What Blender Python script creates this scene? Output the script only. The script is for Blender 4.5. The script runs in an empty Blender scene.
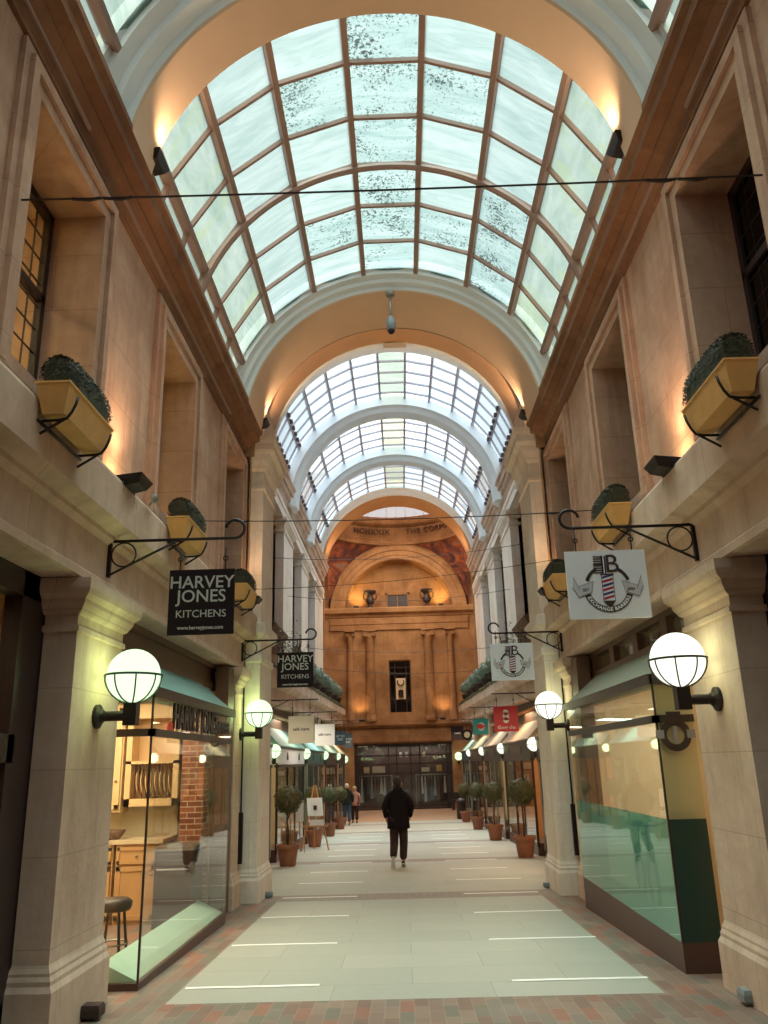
import bpy, bmesh, math, random
from math import sin, cos, pi, radians, sqrt, atan2
from mathutils import Vector, Matrix, noise
random.seed(7)
S = bpy.context.scene
COL = S.collection

# ------------------------------------------------------------------ camera
F = 815.0
Y_ = Vector(((403 - 384) / F, -(762 - 512) / F, 1.0)).normalized()
a_ = (312 - 384) / F
b_ = -(Y_[0] * a_ + Y_[2]) / Y_[1]
Z_ = Vector((a_, b_, 1.0)).normalized()
if Z_[1] < 0: Z_ = -Z_
X_ = Z_.cross(Y_)
if X_[0] < 0: X_ = -X_
right = Vector((X_[0], Y_[0], Z_[0])); up = Vector((X_[1], Y_[1], Z_[1])); fwd = Vector((X_[2], Y_[2], Z_[2]))
cam_d = bpy.data.cameras.new('camera'); cam = bpy.data.objects.new('camera', cam_d); COL.objects.link(cam)
cam.matrix_world = Matrix(((right[0], up[0], -fwd[0], -0.03), (right[1], up[1], -fwd[1], 0.0),
                           (right[2], up[2], -fwd[2], 1.65), (0, 0, 0, 1)))
cam_d.sensor_fit = 'VERTICAL'; cam_d.sensor_height = 24.0; cam_d.lens = F / 1024 * 24.0
cam_d.clip_start = 0.05; cam_d.clip_end = 500
S.camera = cam
S.view_settings.view_transform = 'Standard'; S.view_settings.look = 'None'
S.view_settings.gamma = 1.0; S.view_settings.use_curve_mapping = False
S.view_settings.exposure = 0.34
S.cycles.use_denoising = True
S.cycles.max_bounces = 9; S.cycles.diffuse_bounces = 4; S.cycles.glossy_bounces = 4
S.cycles.transmission_bounces = 4; S.cycles.transparent_max_bounces = 16
S.cycles.sample_clamp_indirect = 6.0
S.cycles.caustics_reflective = False; S.cycles.caustics_refractive = False

# ------------------------------------------------------------------ materials
def srgb(r, g, b):
    f = lambda c: ((c / 255) / 12.92 if c / 255 <= 0.04045 else (((c / 255) + 0.055) / 1.055) ** 2.4)
    return (f(r), f(g), f(b), 1.0)

def newmat(name):
    m = bpy.data.materials.new(name); m.use_nodes = True
    nt = m.node_tree; nt.nodes.clear()
    out = nt.nodes.new('ShaderNodeOutputMaterial')
    return m, nt, out

def nd(nt, t, **kw):
    n = nt.nodes.new(t)
    for k, v in kw.items():
        if k in n.inputs.keys() if hasattr(n.inputs, 'keys') else False: n.inputs[k].default_value = v
        else: setattr(n, k, v)
    return n

def mixc(nt, fac, a, b, mode='MIX'):
    n = nt.nodes.new('ShaderNodeMix'); n.data_type = 'RGBA'; n.blend_type = mode
    for sock, v in ((n.inputs[0], fac), (n.inputs[6], a), (n.inputs[7], b)):
        if hasattr(v, 'is_linked') or hasattr(v, 'links'): nt.links.new(v, sock)
        else: sock.default_value = v
    return n.outputs[2]

def math_(nt, op, a, b=None, c=None):
    n = nt.nodes.new('ShaderNodeMath'); n.operation = op
    for i, v in enumerate((a, b, c)):
        if v is None: continue
        if hasattr(v, 'links'): nt.links.new(v, n.inputs[i])
        else: n.inputs[i].default_value = v
    return n.outputs[0]

def noise_(nt, vec, scale, detail=4, rough=0.55, dist=0.0):
    n = nt.nodes.new('ShaderNodeTexNoise'); n.inputs['Scale'].default_value = scale
    n.inputs['Detail'].default_value = detail; n.inputs['Roughness'].default_value = rough
    n.inputs['Distortion'].default_value = dist
    if vec is not None: nt.links.new(vec, n.inputs['Vector'])
    return n.outputs['Fac']

def ramp_(nt, fac, p0, p1, c0=(0, 0, 0, 1), c1=(1, 1, 1, 1)):
    n = nt.nodes.new('ShaderNodeValToRGB')
    n.color_ramp.elements[0].position = p0; n.color_ramp.elements[0].color = c0
    n.color_ramp.elements[1].position = p1; n.color_ramp.elements[1].color = c1
    nt.links.new(fac, n.inputs[0]); return n.outputs[0]

def position(nt):
    return nt.nodes.new('ShaderNodeNewGeometry').outputs['Position']

def vmul(nt, v, s):
    n = nt.nodes.new('ShaderNodeVectorMath'); n.operation = 'MULTIPLY'
    nt.links.new(v, n.inputs[0]); n.inputs[1].default_value = s; return n.outputs[0]

def plain(name, col, rough=0.6, metal=0.0, var=0.12, scale=6.0, bump=0.0, spec=0.5):
    """a single-colour surface with gentle mottling"""
    m, nt, out = newmat(name)
    p = nt.nodes.new('ShaderNodeBsdfPrincipled'); nt.links.new(p.outputs[0], out.inputs[0])
    tc = nt.nodes.new('ShaderNodeTexCoord').outputs['Object']
    n = noise_(nt, tc, scale, 5)
    d = tuple(c * (1 - var) for c in col[:3]) + (1,); l = tuple(min(1, c * (1 + var)) for c in col[:3]) + (1,)
    nt.links.new(mixc(nt, n, d, l), p.inputs['Base Color'])
    p.inputs['Roughness'].default_value = rough; p.inputs['Metallic'].default_value = metal
    p.inputs['Specular IOR Level'].default_value = spec
    if bump:
        b = nt.nodes.new('ShaderNodeBump'); b.inputs['Strength'].default_value = bump; b.inputs['Distance'].default_value = 0.01
        nt.links.new(n, b.inputs['Height']); nt.links.new(b.outputs[0], p.inputs['Normal'])
    return m

def stone(name, c_lo, c_hi, bw=1.1, bh=0.42, joint=0.55, stain=0.35, stain_col=None, off=0.0):
    """ashlar: mottled limestone, thin joints, vertical weather streaks and soot stains"""
    m, nt, out = newmat(name)
    p = nt.nodes.new('ShaderNodeBsdfPrincipled'); nt.links.new(p.outputs[0], out.inputs[0])
    pos = position(nt)
    big = noise_(nt, pos, 0.9, 5, 0.6, 0.4)
    fine = noise_(nt, pos, 9.0, 6, 0.65)
    streak = noise_(nt, vmul(nt, pos, (5.0, 5.0, 0.5)), 1.0, 4, 0.6)
    c = mixc(nt, ramp_(nt, big, 0.3, 0.72), c_lo, c_hi)
    c = mixc(nt, math_(nt, 'MULTIPLY', ramp_(nt, fine, 0.35, 0.75), 0.22), c, tuple(x * 0.55 for x in c_lo[:3]) + (1,))
    sc = stain_col or tuple(x * 0.42 for x in c_lo[:3]) + (1,)
    c = mixc(nt, math_(nt, 'MULTIPLY', ramp_(nt, streak, 0.5, 0.78), stain), c, sc)
    sep = nt.nodes.new('ShaderNodeSeparateXYZ'); nt.links.new(pos, sep.inputs[0])
    comb = nt.nodes.new('ShaderNodeCombineXYZ')
    nt.links.new(math_(nt, 'ADD', sep.outputs[0], sep.outputs[1]), comb.inputs[0])
    nt.links.new(math_(nt, 'ADD', sep.outputs[2], off), comb.inputs[1])
    br = nt.nodes.new('ShaderNodeTexBrick'); nt.links.new(comb.outputs[0], br.inputs['Vector'])
    br.inputs['Scale'].default_value = 1.0; br.inputs['Brick Width'].default_value = bw; br.inputs['Row Height'].default_value = bh
    br.inputs['Mortar Size'].default_value = 0.006; br.inputs['Mortar Smooth'].default_value = 0.3
    br.inputs['Color1'].default_value = (0, 0, 0, 1); br.inputs['Color2'].default_value = (0, 0, 0, 1); br.inputs['Mortar'].default_value = (1, 1, 1, 1)
    c = mixc(nt, math_(nt, 'MULTIPLY', br.outputs['Fac'], joint), c, tuple(x * 0.5 for x in c_lo[:3]) + (1,))
    nt.links.new(c, p.inputs['Base Color']); p.inputs['Roughness'].default_value = 0.82
    p.inputs['Specular IOR Level'].default_value = 0.25
    b = nt.nodes.new('ShaderNodeBump'); b.inputs['Strength'].default_value = 0.25; b.inputs['Distance'].default_value = 0.02
    nt.links.new(fine, b.inputs['Height']); nt.links.new(b.outputs[0], p.inputs['Normal'])
    return m

def emit(name, col, s):
    m, nt, out = newmat(name)
    e = nt.nodes.new('ShaderNodeEmission'); e.inputs[0].default_value = col; e.inputs[1].default_value = s
    nt.links.new(e.outputs[0], out.inputs[0]); return m

def shopglass(name, tint=(0.93, 0.97, 0.95, 1), refl=1.0, ior=1.45, film=None, film_fac=0.6):
    """clear pane: fresnel mirror over see-through; an optional tinted film"""
    m, nt, out = newmat(name)
    tr = nt.nodes.new('ShaderNodeBsdfTransparent'); tr.inputs[0].default_value = tint
    base = tr.outputs[0]
    if film:
        df = nt.nodes.new('ShaderNodeBsdfDiffuse'); df.inputs[0].default_value = film
        mx = nt.nodes.new('ShaderNodeMixShader'); mx.inputs[0].default_value = film_fac
        nt.links.new(base, mx.inputs[1]); nt.links.new(df.outputs[0], mx.inputs[2]); base = mx.outputs[0]
    gl = nt.nodes.new('ShaderNodeBsdfGlossy'); gl.inputs['Roughness'].default_value = 0.02
    ge = nt.nodes.new('ShaderNodeNewGeometry'); dt = nt.nodes.new('ShaderNodeVectorMath'); dt.operation = 'DOT_PRODUCT'
    nt.links.new(ge.outputs['Normal'], dt.inputs[0]); nt.links.new(ge.outputs['Incoming'], dt.inputs[1])
    f0 = ((ior - 1) / (ior + 1)) ** 2
    sch = math_(nt, 'POWER', math_(nt, 'SUBTRACT', 1.0, math_(nt, 'ABSOLUTE', dt.outputs['Value'])), 5.0)
    fres = math_(nt, 'MULTIPLY_ADD', sch, 1 - f0, f0)
    mx = nt.nodes.new('ShaderNodeMixShader')
    nt.links.new(math_(nt, 'MULTIPLY', fres, refl), mx.inputs[0])
    nt.links.new(base, mx.inputs[1]); nt.links.new(gl.outputs[0], mx.inputs[2]); nt.links.new(mx.outputs[0], out.inputs[0])
    return m

moss_fac_dummy = None
def roofglass(name, clear, tint, dirt_lo, dirt_hi, moss=None, frost=0.3, streak_scale=(1.2, 6, 1.2), green=0.0):
    """weathered roof pane: mostly see-through to the sky, frosted with dirt, streaks of algae and specks of moss"""
    m, nt, out = newmat(name)
    pos = position(nt)
    tr = nt.nodes.new('ShaderNodeBsdfTransparent'); tl = nt.nodes.new('ShaderNodeBsdfTranslucent')
    tl.inputs[0].default_value = (0.3, 0.33, 0.32, 1)
    st = noise_(nt, vmul(nt, pos, streak_scale), 1.0, 5, 0.65, 0.6)
    sp = noise_(nt, pos, 26.0, 8, 0.8)
    patch = noise_(nt, pos, 1.8, 3, 0.6)
    c = mixc(nt, ramp_(nt, st, dirt_lo - .15, dirt_hi + .15), clear, tint)
    if green:
        g = noise_(nt, vmul(nt, pos, (2.0, 5.0, 2.0)), 0.8, 4, 0.6)
        c = mixc(nt, math_(nt, 'MULTIPLY', ramp_(nt, g, 0.5, 0.7), green), c, srgb(196, 214, 172))
    if moss:
        th = math_(nt, 'SUBTRACT', moss, math_(nt, 'MULTIPLY', ramp_(nt, patch, .38, .68), 0.13))
        mk = math_(nt, 'MULTIPLY', math_(nt, 'SUBTRACT', sp, th), 30.0)
        n = nt.nodes.new('ShaderNodeClamp'); nt.links.new(mk, n.inputs[0])
        moss_fac = n.outputs[0]
    nt.links.new(c, tr.inputs[0]); nt.links.new(mixc(nt, 0.85, c, (.42, .47, .46, 1), 'MULTIPLY'), tl.inputs[0])
    mx = nt.nodes.new('ShaderNodeMixShader'); mx.inputs[0].default_value = frost
    nt.links.new(tr.outputs[0], mx.inputs[1]); nt.links.new(tl.outputs[0], mx.inputs[2])
    if moss:
        dk = nt.nodes.new('ShaderNodeBsdfDiffuse'); dk.inputs[0].default_value = srgb(64, 72, 64)
        m2 = nt.nodes.new('ShaderNodeMixShader'); nt.links.new(math_(nt, 'MULTIPLY', moss_fac, 0.85), m2.inputs[0])
        nt.links.new(mx.outputs[0], m2.inputs[1]); nt.links.new(dk.outputs[0], m2.inputs[2]); mx = m2
    nt.links.new(mx.outputs[0], out.inputs[0])
    return m

M = {}
M['stone'] = stone('tan_ashlar_stone', srgb(174, 132, 110), srgb(222, 184, 160), 1.3, 0.55, 0.35, 0.4)
M['stone_dark'] = stone('brown_moulding_stone', srgb(122, 84, 64), srgb(164, 120, 92), 2.4, 5.0, 0.4, 0.35)
M['ledge'] = stone('pale_ledge_stone', srgb(188, 158, 138), srgb(232, 208, 188), 1.9, 9.0, 0.45, 0.35)
M['pier'] = stone('pier_stone', srgb(190, 162, 142), srgb(230, 208, 190), 0.9, 0.62, 0.35, 0.35, off=0.2)
M['white_stone'] = stone('pale_portland_stone', srgb(232, 216, 202), srgb(252, 244, 236), 0.9, 0.8, 0.3, 0.25)
M['gold_stone'] = stone('honey_hall_stone', srgb(140, 100, 66), srgb(190, 144, 100), 1.6, 0.8, 0.45, 0.3)
M['soffit'] = plain('tan_painted_soffit', srgb(226, 194, 166), 0.7, var=0.12, scale=1.5)
M['brown_soffit'] = plain('brown_vault_soffit', srgb(182, 138, 96), 0.7, var=0.2, scale=1.1)
M['white_paint'] = plain('cool_white_paint', srgb(232, 240, 246), 0.55, var=0.06, scale=2.5)
M['bar'] = plain('tan_glazing_bar', srgb(160, 130, 118), 0.6, var=0.15, scale=4)
M['bar_lilac'] = plain('lilac_grey_bar', srgb(168, 164, 178), 0.5, var=0.08)
M['bar_dark'] = plain('dark_brown_bracket', srgb(74, 52, 48), 0.6)
M['dark'] = plain('dark_bronze', srgb(54, 38, 36), 0.45, 0.0, 0.15, 8)
M['black'] = plain('black_iron', srgb(40, 30, 32), 0.45, 0.3, 0.1, 12)
M['brown_wood'] = plain('dark_brown_timber', srgb(104, 76, 62), 0.5, var=0.15, scale=5)
M['plinth'] = plain('brown_shop_plinth', srgb(88, 64, 58), 0.45, var=0.08)
M['greenlamp'] = plain('dark_green_cage', srgb(48, 78, 74), 0.45, 0.2)
M['wood'] = plain('planter_timber', srgb(226, 176, 108), 0.55, var=0.22, scale=7, bump=0.2)
M['leaf'] = plain('boxwood_leaf', srgb(60, 62, 44), 0.6, var=0.55, scale=30)
M['leaf2'] = plain('bay_leaf', srgb(86, 84, 48), 0.55, var=0.55, scale=24)
M['leaf3'] = plain('frosted_shrub_leaf', srgb(124, 142, 126), 0.6, var=0.4, scale=20)
M['terracotta'] = plain('terracotta', srgb(158, 104, 78), 0.75, var=0.18, scale=9, bump=0.15)
M['bark'] = plain('brown_bark', srgb(96, 72, 52), 0.85, var=0.3, scale=20, bump=0.3)
M['soil'] = plain('dark_soil', srgb(62, 44, 34), 0.95, var=0.3, scale=30, bump=0.4)
def globemat(name, col, s):
    m, nt, out = newmat(name)
    e = nt.nodes.new('ShaderNodeEmission'); e.inputs[0].default_value = col; e.inputs[1].default_value = s
    tr = nt.nodes.new('ShaderNodeBsdfTransparent'); mx = nt.nodes.new('ShaderNodeMixShader'); mx.inputs[0].default_value = .35
    nt.links.new(e.outputs[0], mx.inputs[1]); nt.links.new(tr.outputs[0], mx.inputs[2]); nt.links.new(mx.outputs[0], out.inputs[0]); return m
M['globe'] = globemat('glowing_opal_glass', (0.74, 1.0, 0.62, 1), 1.3)
M['globe_warm'] = globemat('glowing_cream_opal_glass', (0.95, 1.0, 0.78, 1), 1.4)
M['tube'] = emit('fluorescent_tube', (1.0, 0.86, 0.5, 1), 9.0)
M['warmbulb'] = emit('warm_flood_lens', (1.0, 0.66, 0.32, 1), 20.0)
M['skylight'] = emit('dome_window_daylight', srgb(206, 200, 200), 0.9)
M['greenscreen'] = emit('green_lit_sign', srgb(130, 220, 130), 1.2)
M['glass'] = shopglass('shop_window_glass')
M['glass_teal'] = shopglass('teal_film_glass', tint=(0.62, 0.9, 0.84, 1), film=srgb(120, 186, 170), film_fac=0.45, refl=1.0, ior=1.9)
M['glass_tealpale'] = shopglass('pale_teal_film_glass', film=srgb(190, 224, 208), film_fac=0.45, refl=0.9)
M['glass_dark'] = shopglass('dark_window_glass', tint=(0.35, 0.36, 0.36, 1), refl=0.9)
M['glass_clear'] = shopglass('leaded_window_glass', tint=(0.9, 0.9, 0.86, 1), refl=0.35)
M['roof_a'] = roofglass('weathered_roof_glass', srgb(212, 228, 226), srgb(150, 178, 174), 0.35, 0.7, None, 0.3, green=0.0)
M['roof_side'] = roofglass('algae_streaked_roof_glass', srgb(222, 236, 228), srgb(146, 178, 162), 0.35, 0.75, None, 0.3, (1.5, 1.5, 5), green=0.8)
M['roof_moss'] = roofglass('mossy_roof_glass', srgb(206, 226, 224), srgb(140, 172, 170), 0.35, 0.7, 0.60, 0.3)
M['roof_b'] = roofglass('clean_roof_glass', srgb(226, 238, 246), srgb(190, 214, 228), 0.4, 0.8, None, 0.4)
M['roof_bm'] = roofglass('greenish_roof_glass', srgb(222, 232, 222), srgb(170, 186, 170), 0.3, 0.7, 0.72, 0.3)
M['awning_teal'] = plain('teal_awning_canvas', srgb(120, 160, 152), 0.6, var=0.08)
M['awning_green'] = plain('grey_green_awning_canvas', srgb(134, 140, 122), 0.6, var=0.1)
M['awning_brown'] = plain('grey_brown_awning_canvas', srgb(146, 122, 104), 0.6, var=0.1)
M['cream'] = plain('cream_wall_paint', srgb(228, 204, 166), 0.7, var=0.05)
M['cream_cab'] = plain('cream_cabinet_paint', srgb(214, 178, 128), 0.45, var=0.05)
M['oak_cab'] = plain('ochre_cabinet_paint', srgb(190, 146, 96), 0.45, var=0.07)
M['worktop'] = plain('pale_worktop', srgb(206, 184, 150), 0.35, var=0.12, scale=12)
M['tile'] = plain('stone_splashback', srgb(188, 176, 146), 0.5, var=0.2, scale=3)
M['shop_floor'] = plain('shop_floor', srgb(150, 118, 88), 0.6, var=0.1)
M['orange_wall'] = plain('apricot_wall_paint', srgb(224, 160, 104), 0.7, var=0.06)
M['grey_wall'] = plain('grey_green_wall_paint', srgb(136, 140, 124), 0.7, var=0.08)
M['dark_wall'] = plain('dark_brown_wall', srgb(84, 64, 54), 0.8, var=0.1)
M['yellow_room'] = plain('yellow_room_paint', srgb(240, 226, 170), 0.7, var=0.08)
M['black_cloth'] = plain('black_coat_cloth', srgb(30, 24, 28), 0.9, var=0.2, scale=15, spec=0.1)
M['brown_cloth'] = plain('dark_brown_trouser_cloth', srgb(62, 46, 42), 0.9, var=0.15, scale=15, spec=0.1)
M['navy_cloth'] = plain('dark_green_jacket_cloth', srgb(38, 44, 38), 0.9, var=0.15, spec=0.1)
M['jeans'] = plain('blue_denim', srgb(66, 84, 108), 0.9, var=0.15, spec=0.1)
M['pink_cloth'] = plain('dusty_pink_coat_cloth', srgb(176, 126, 112), 0.9, var=0.12, spec=0.1)
M['skin'] = plain('skin', srgb(196, 146, 118), 0.6, var=0.05)
M['hair_dark'] = plain('dark_hair', srgb(36, 26, 24), 0.7, var=0.3, scale=40)
M['hair_white'] = plain('white_hair', srgb(206, 196, 184), 0.7, var=0.2, scale=40)
M['hair_blond'] = plain('blond_hair', srgb(196, 168, 128), 0.7, var=0.2, scale=40)
M['shoe_white'] = plain('white_shoe_rubber', srgb(208, 200, 188), 0.6, var=0.1)
M['shoe_dark'] = plain('dark_shoe_leather', srgb(46, 36, 34), 0.5)
M['sign_dark'] = plain('dark_aubergine_sign_paint', srgb(36, 24, 28), 0.6, var=0.05, spec=0.2)
M['sign_white'] = plain('white_sign_paint', srgb(240, 242, 250), 0.45, var=0.02)
M['sign_cream'] = plain('cream_sign_paint', srgb(222, 212, 196), 0.5, var=0.03)
M['sign_blue'] = plain('slate_blue_sign_paint', srgb(62, 76, 90), 0.5, var=0.05)
M['sign_red'] = plain('red_sign_paint', srgb(206, 22, 48), 0.4, var=0.04)
M['sign_teal'] = plain('turquoise_sign_paint', srgb(40, 172, 176), 0.4, var=0.04)
M['fish_red'] = plain('red_orange_logo_paint', srgb(222, 60, 44), 0.4, var=0.04)
M['letter'] = plain('pale_grey_letter_paint', srgb(196, 196, 190), 0.5, var=0.03)
M['letter_dark'] = plain('dark_letter_paint', srgb(56, 42, 44), 0.5, var=0.03)
M['letter_grey'] = plain('mid_grey_letter_paint', srgb(150, 146, 152), 0.5, var=0.03)
M['pole_red'] = plain('pole_red_paint', srgb(186, 44, 66), 0.4, var=0.03)
M['pole_blue'] = plain('pole_blue_paint', srgb(66, 60, 120), 0.4, var=0.03)
M['copper_letter'] = plain('dark_engraved_letter', srgb(92, 60, 42), 0.7)
M['boxgrey'] = plain('grey_plastic_box', srgb(132, 140, 142), 0.5)
M['steel'] = plain('brushed_steel', srgb(150, 146, 142), 0.35, 0.6)
M['red_counter'] = plain('red_counter_panel', srgb(176, 48, 42), 0.4)
M['marking'] = plain('white_floor_inlay', srgb(248, 244, 240), 0.6, var=0.05, scale=10)
M['easelwood'] = plain('pale_easel_timber', srgb(190, 136, 88), 0.55, var=0.15)
M['paper'] = plain('white_paper', srgb(214, 218, 224), 0.7, var=0.05)
M['brick_in'] = None

# brick wall inside
def brickmat(name, c1, c2, mort, bw=0.22, bh=0.075, ms=0.008):
    m, nt, out = newmat(name)
    p = nt.nodes.new('ShaderNodeBsdfPrincipled'); nt.links.new(p.outputs[0], out.inputs[0])
    pos = position(nt); sep = nt.nodes.new('ShaderNodeSeparateXYZ'); nt.links.new(pos, sep.inputs[0])
    comb = nt.nodes.new('ShaderNodeCombineXYZ')
    nt.links.new(math_(nt, 'ADD', sep.outputs[0], sep.outputs[1]), comb.inputs[0]); nt.links.new(sep.outputs[2], comb.inputs[1])
    br = nt.nodes.new('ShaderNodeTexBrick'); nt.links.new(comb.outputs[0], br.inputs['Vector'])
    br.inputs['Scale'].default_value = 1; br.inputs['Brick Width'].default_value = bw; br.inputs['Row Height'].default_value = bh
    br.inputs['Mortar Size'].default_value = ms
    br.inputs['Color1'].default_value = c1; br.inputs['Color2'].default_value = c2; br.inputs['Mortar'].default_value = mort
    nt.links.new(br.outputs['Color'], p.inputs['Base Color']); p.inputs['Roughness'].default_value = 0.85
    return m
M['brick_in'] = brickmat('interior_brick', srgb(170, 100, 66), srgb(128, 70, 48), srgb(196, 170, 140))
M['brick_pale'] = brickmat('pale_orange_brick', srgb(214, 150, 104), srgb(190, 124, 84), srgb(226, 190, 150))

def floormat():
    """pale slabs down the middle, brick paviours at the sides, cross bands of brick"""
    m, nt, out = newmat('arcade_paving')
    p = nt.nodes.new('ShaderNodeBsdfPrincipled'); nt.links.new(p.outputs[0], out.inputs[0])
    pos = position(nt); sep = nt.nodes.new('ShaderNodeSeparateXYZ'); nt.links.new(pos, sep.inputs[0])
    x, y = sep.outputs[0], sep.outputs[1]
    def brick(vx, vy, bw, bh, ms, c1, c2, mo, ox=0.0, oy=0.0):
        comb = nt.nodes.new('ShaderNodeCombineXYZ')
        nt.links.new(math_(nt, 'ADD', vx, ox), comb.inputs[0]); nt.links.new(math_(nt, 'ADD', vy, oy), comb.inputs[1])
        br = nt.nodes.new('ShaderNodeTexBrick'); nt.links.new(comb.outputs[0], br.inputs['Vector'])
        br.inputs['Scale'].default_value = 1; br.inputs['Brick Width'].default_value = bw; br.inputs['Row Height'].default_value = bh
        br.inputs['Mortar Size'].default_value = ms; br.inputs['Mortar Smooth'].default_value = 0.2
        br.inputs['Color1'].default_value = c1; br.inputs['Color2'].default_value = c2; br.inputs['Mortar'].default_value = mo
        return br.outputs['Color']
    slab = brick(x, y, 1.37, 0.68, 0.004, srgb(166, 166, 156), srgb(176, 174, 164), srgb(142, 138, 128), 0.69, 0.07)
    pav = brick(y, x, 0.34, 0.115, 0.006, srgb(132, 104, 92), srgb(112, 100, 92), srgb(158, 144, 134))
    pav2 = brick(x, y, 0.24, 0.12, 0.006, srgb(140, 122, 112), srgb(124, 112, 104), srgb(164, 154, 146))
    big = noise_(nt, pos, 1.6, 5, 0.6); fine = noise_(nt, pos, 14, 5, 0.7)
    # individual paviours turn green-grey, red or pale
    one = brick(y, x, 0.34, 0.115, 0.0, (0, 0, 0, 1), (1, 1, 1, 1), (0.5, 0.5, 0.5, 1))
    rp = nt.nodes.new('ShaderNodeValToRGB'); rp.color_ramp.interpolation = 'CONSTANT'; el = rp.color_ramp.elements
    el[0].position = 0; el[0].color = srgb(126, 102, 92); el[1].position = .2; el[1].color = srgb(140, 116, 104)
    for ps, cc in ((.42, srgb(118, 116, 104)), (.56, srgb(150, 128, 114)), (.72, srgb(156, 106, 88)), (.86, srgb(132, 122, 112))):
        e_ = el.new(ps); e_.color = cc
    nt.links.new(one, rp.inputs[0])
    pav = mixc(nt, 0.72, pav, rp.outputs[0])
    pav = mixc(nt, 1.0, pav, mixc(nt, ramp_(nt, big, .3, .7), (.82, .82, .82, 1), (1.1, 1.08, 1.05, 1)), 'MULTIPLY')
    slab = mixc(nt, math_(nt, 'MULTIPLY', big, 0.35), slab, srgb(150, 150, 136))
    slab = mixc(nt, math_(nt, 'MULTIPLY', ramp_(nt, fine, 0.5, 0.75), 0.25), slab, srgb(184, 182, 170))
    # slabs where |x|<2.05 and y>7.55, or y>14.6
    ax = math_(nt, 'ABSOLUTE', x)
    inner = math_(nt, 'MULTIPLY', math_(nt, 'LESS_THAN', ax, 2.05), math_(nt, 'GREATER_THAN', y, 7.55))
    msk = math_(nt, 'MAXIMUM', inner, math_(nt, 'GREATER_THAN', y, 14.55))
    c = mixc(nt, msk, pav, slab)
    # brick bands every 6.6 m starting 13.8
    yy = math_(nt, 'MODULO', math_(nt, 'SUBTRACT', y, 13.85), 6.45)
    band = math_(nt, 'MULTIPLY', math_(nt, 'LESS_THAN', yy, 0.72), math_(nt, 'GREATER_THAN', y, 13.8))
    c = mixc(nt, math_(nt, 'MULTIPLY', band, 0.9), c, pav2)
    far = math_(nt, 'GREATER_THAN', y, 42.0)
    c = mixc(nt, far, c, mixc(nt, big, srgb(150, 116, 92), srgb(180, 148, 122)))
    nt.links.new(c, p.inputs['Base Color']); p.inputs['Roughness'].default_value = 0.55
    p.inputs['Specular IOR Level'].default_value = 0.3
    b = nt.nodes.new('ShaderNodeBump'); b.inputs['Strength'].default_value = 0.12; b.inputs['Distance'].default_value = 0.01
    nt.links.new(fine, b.inputs['Height']); nt.links.new(b.outputs[0], p.inputs['Normal'])
    return m
M['floor'] = floormat()

def frescomat():
    m, nt, out = newmat('painted_fresco')
    p = nt.nodes.new('ShaderNodeBsdfPrincipled'); nt.links.new(p.outputs[0], out.inputs[0])
    pos = position(nt); n1 = noise_(nt, pos, 0.75, 5, 0.65, 1.2); n2 = noise_(nt, pos, 1.6, 4, 0.6, 1.0)
    r = nt.nodes.new('ShaderNodeValToRGB'); el = r.color_ramp.elements
    el[0].position = 0.32; el[0].color = srgb(58, 34, 34); el[1].position = 0.72; el[1].color = srgb(186, 136, 90)
    for ps, cc in ((0.42, srgb(92, 50, 44)), (0.5, srgb(130, 66, 46)), (0.58, srgb(170, 96, 56)), (0.64, srgb(120, 108, 96))):
        e = el.new(ps); e.color = cc
    nt.links.new(n1, r.inputs[0])
    c = mixc(nt, math_(nt, 'MULTIPLY', ramp_(nt, n2, 0.5, 0.65), 0.6), r.outputs[0], srgb(50, 46, 52))
    nt.links.new(c, p.inputs['Base Color']); p.inputs['Roughness'].default_value = 0.7
    return m
M['fresco'] = frescomat()

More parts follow.
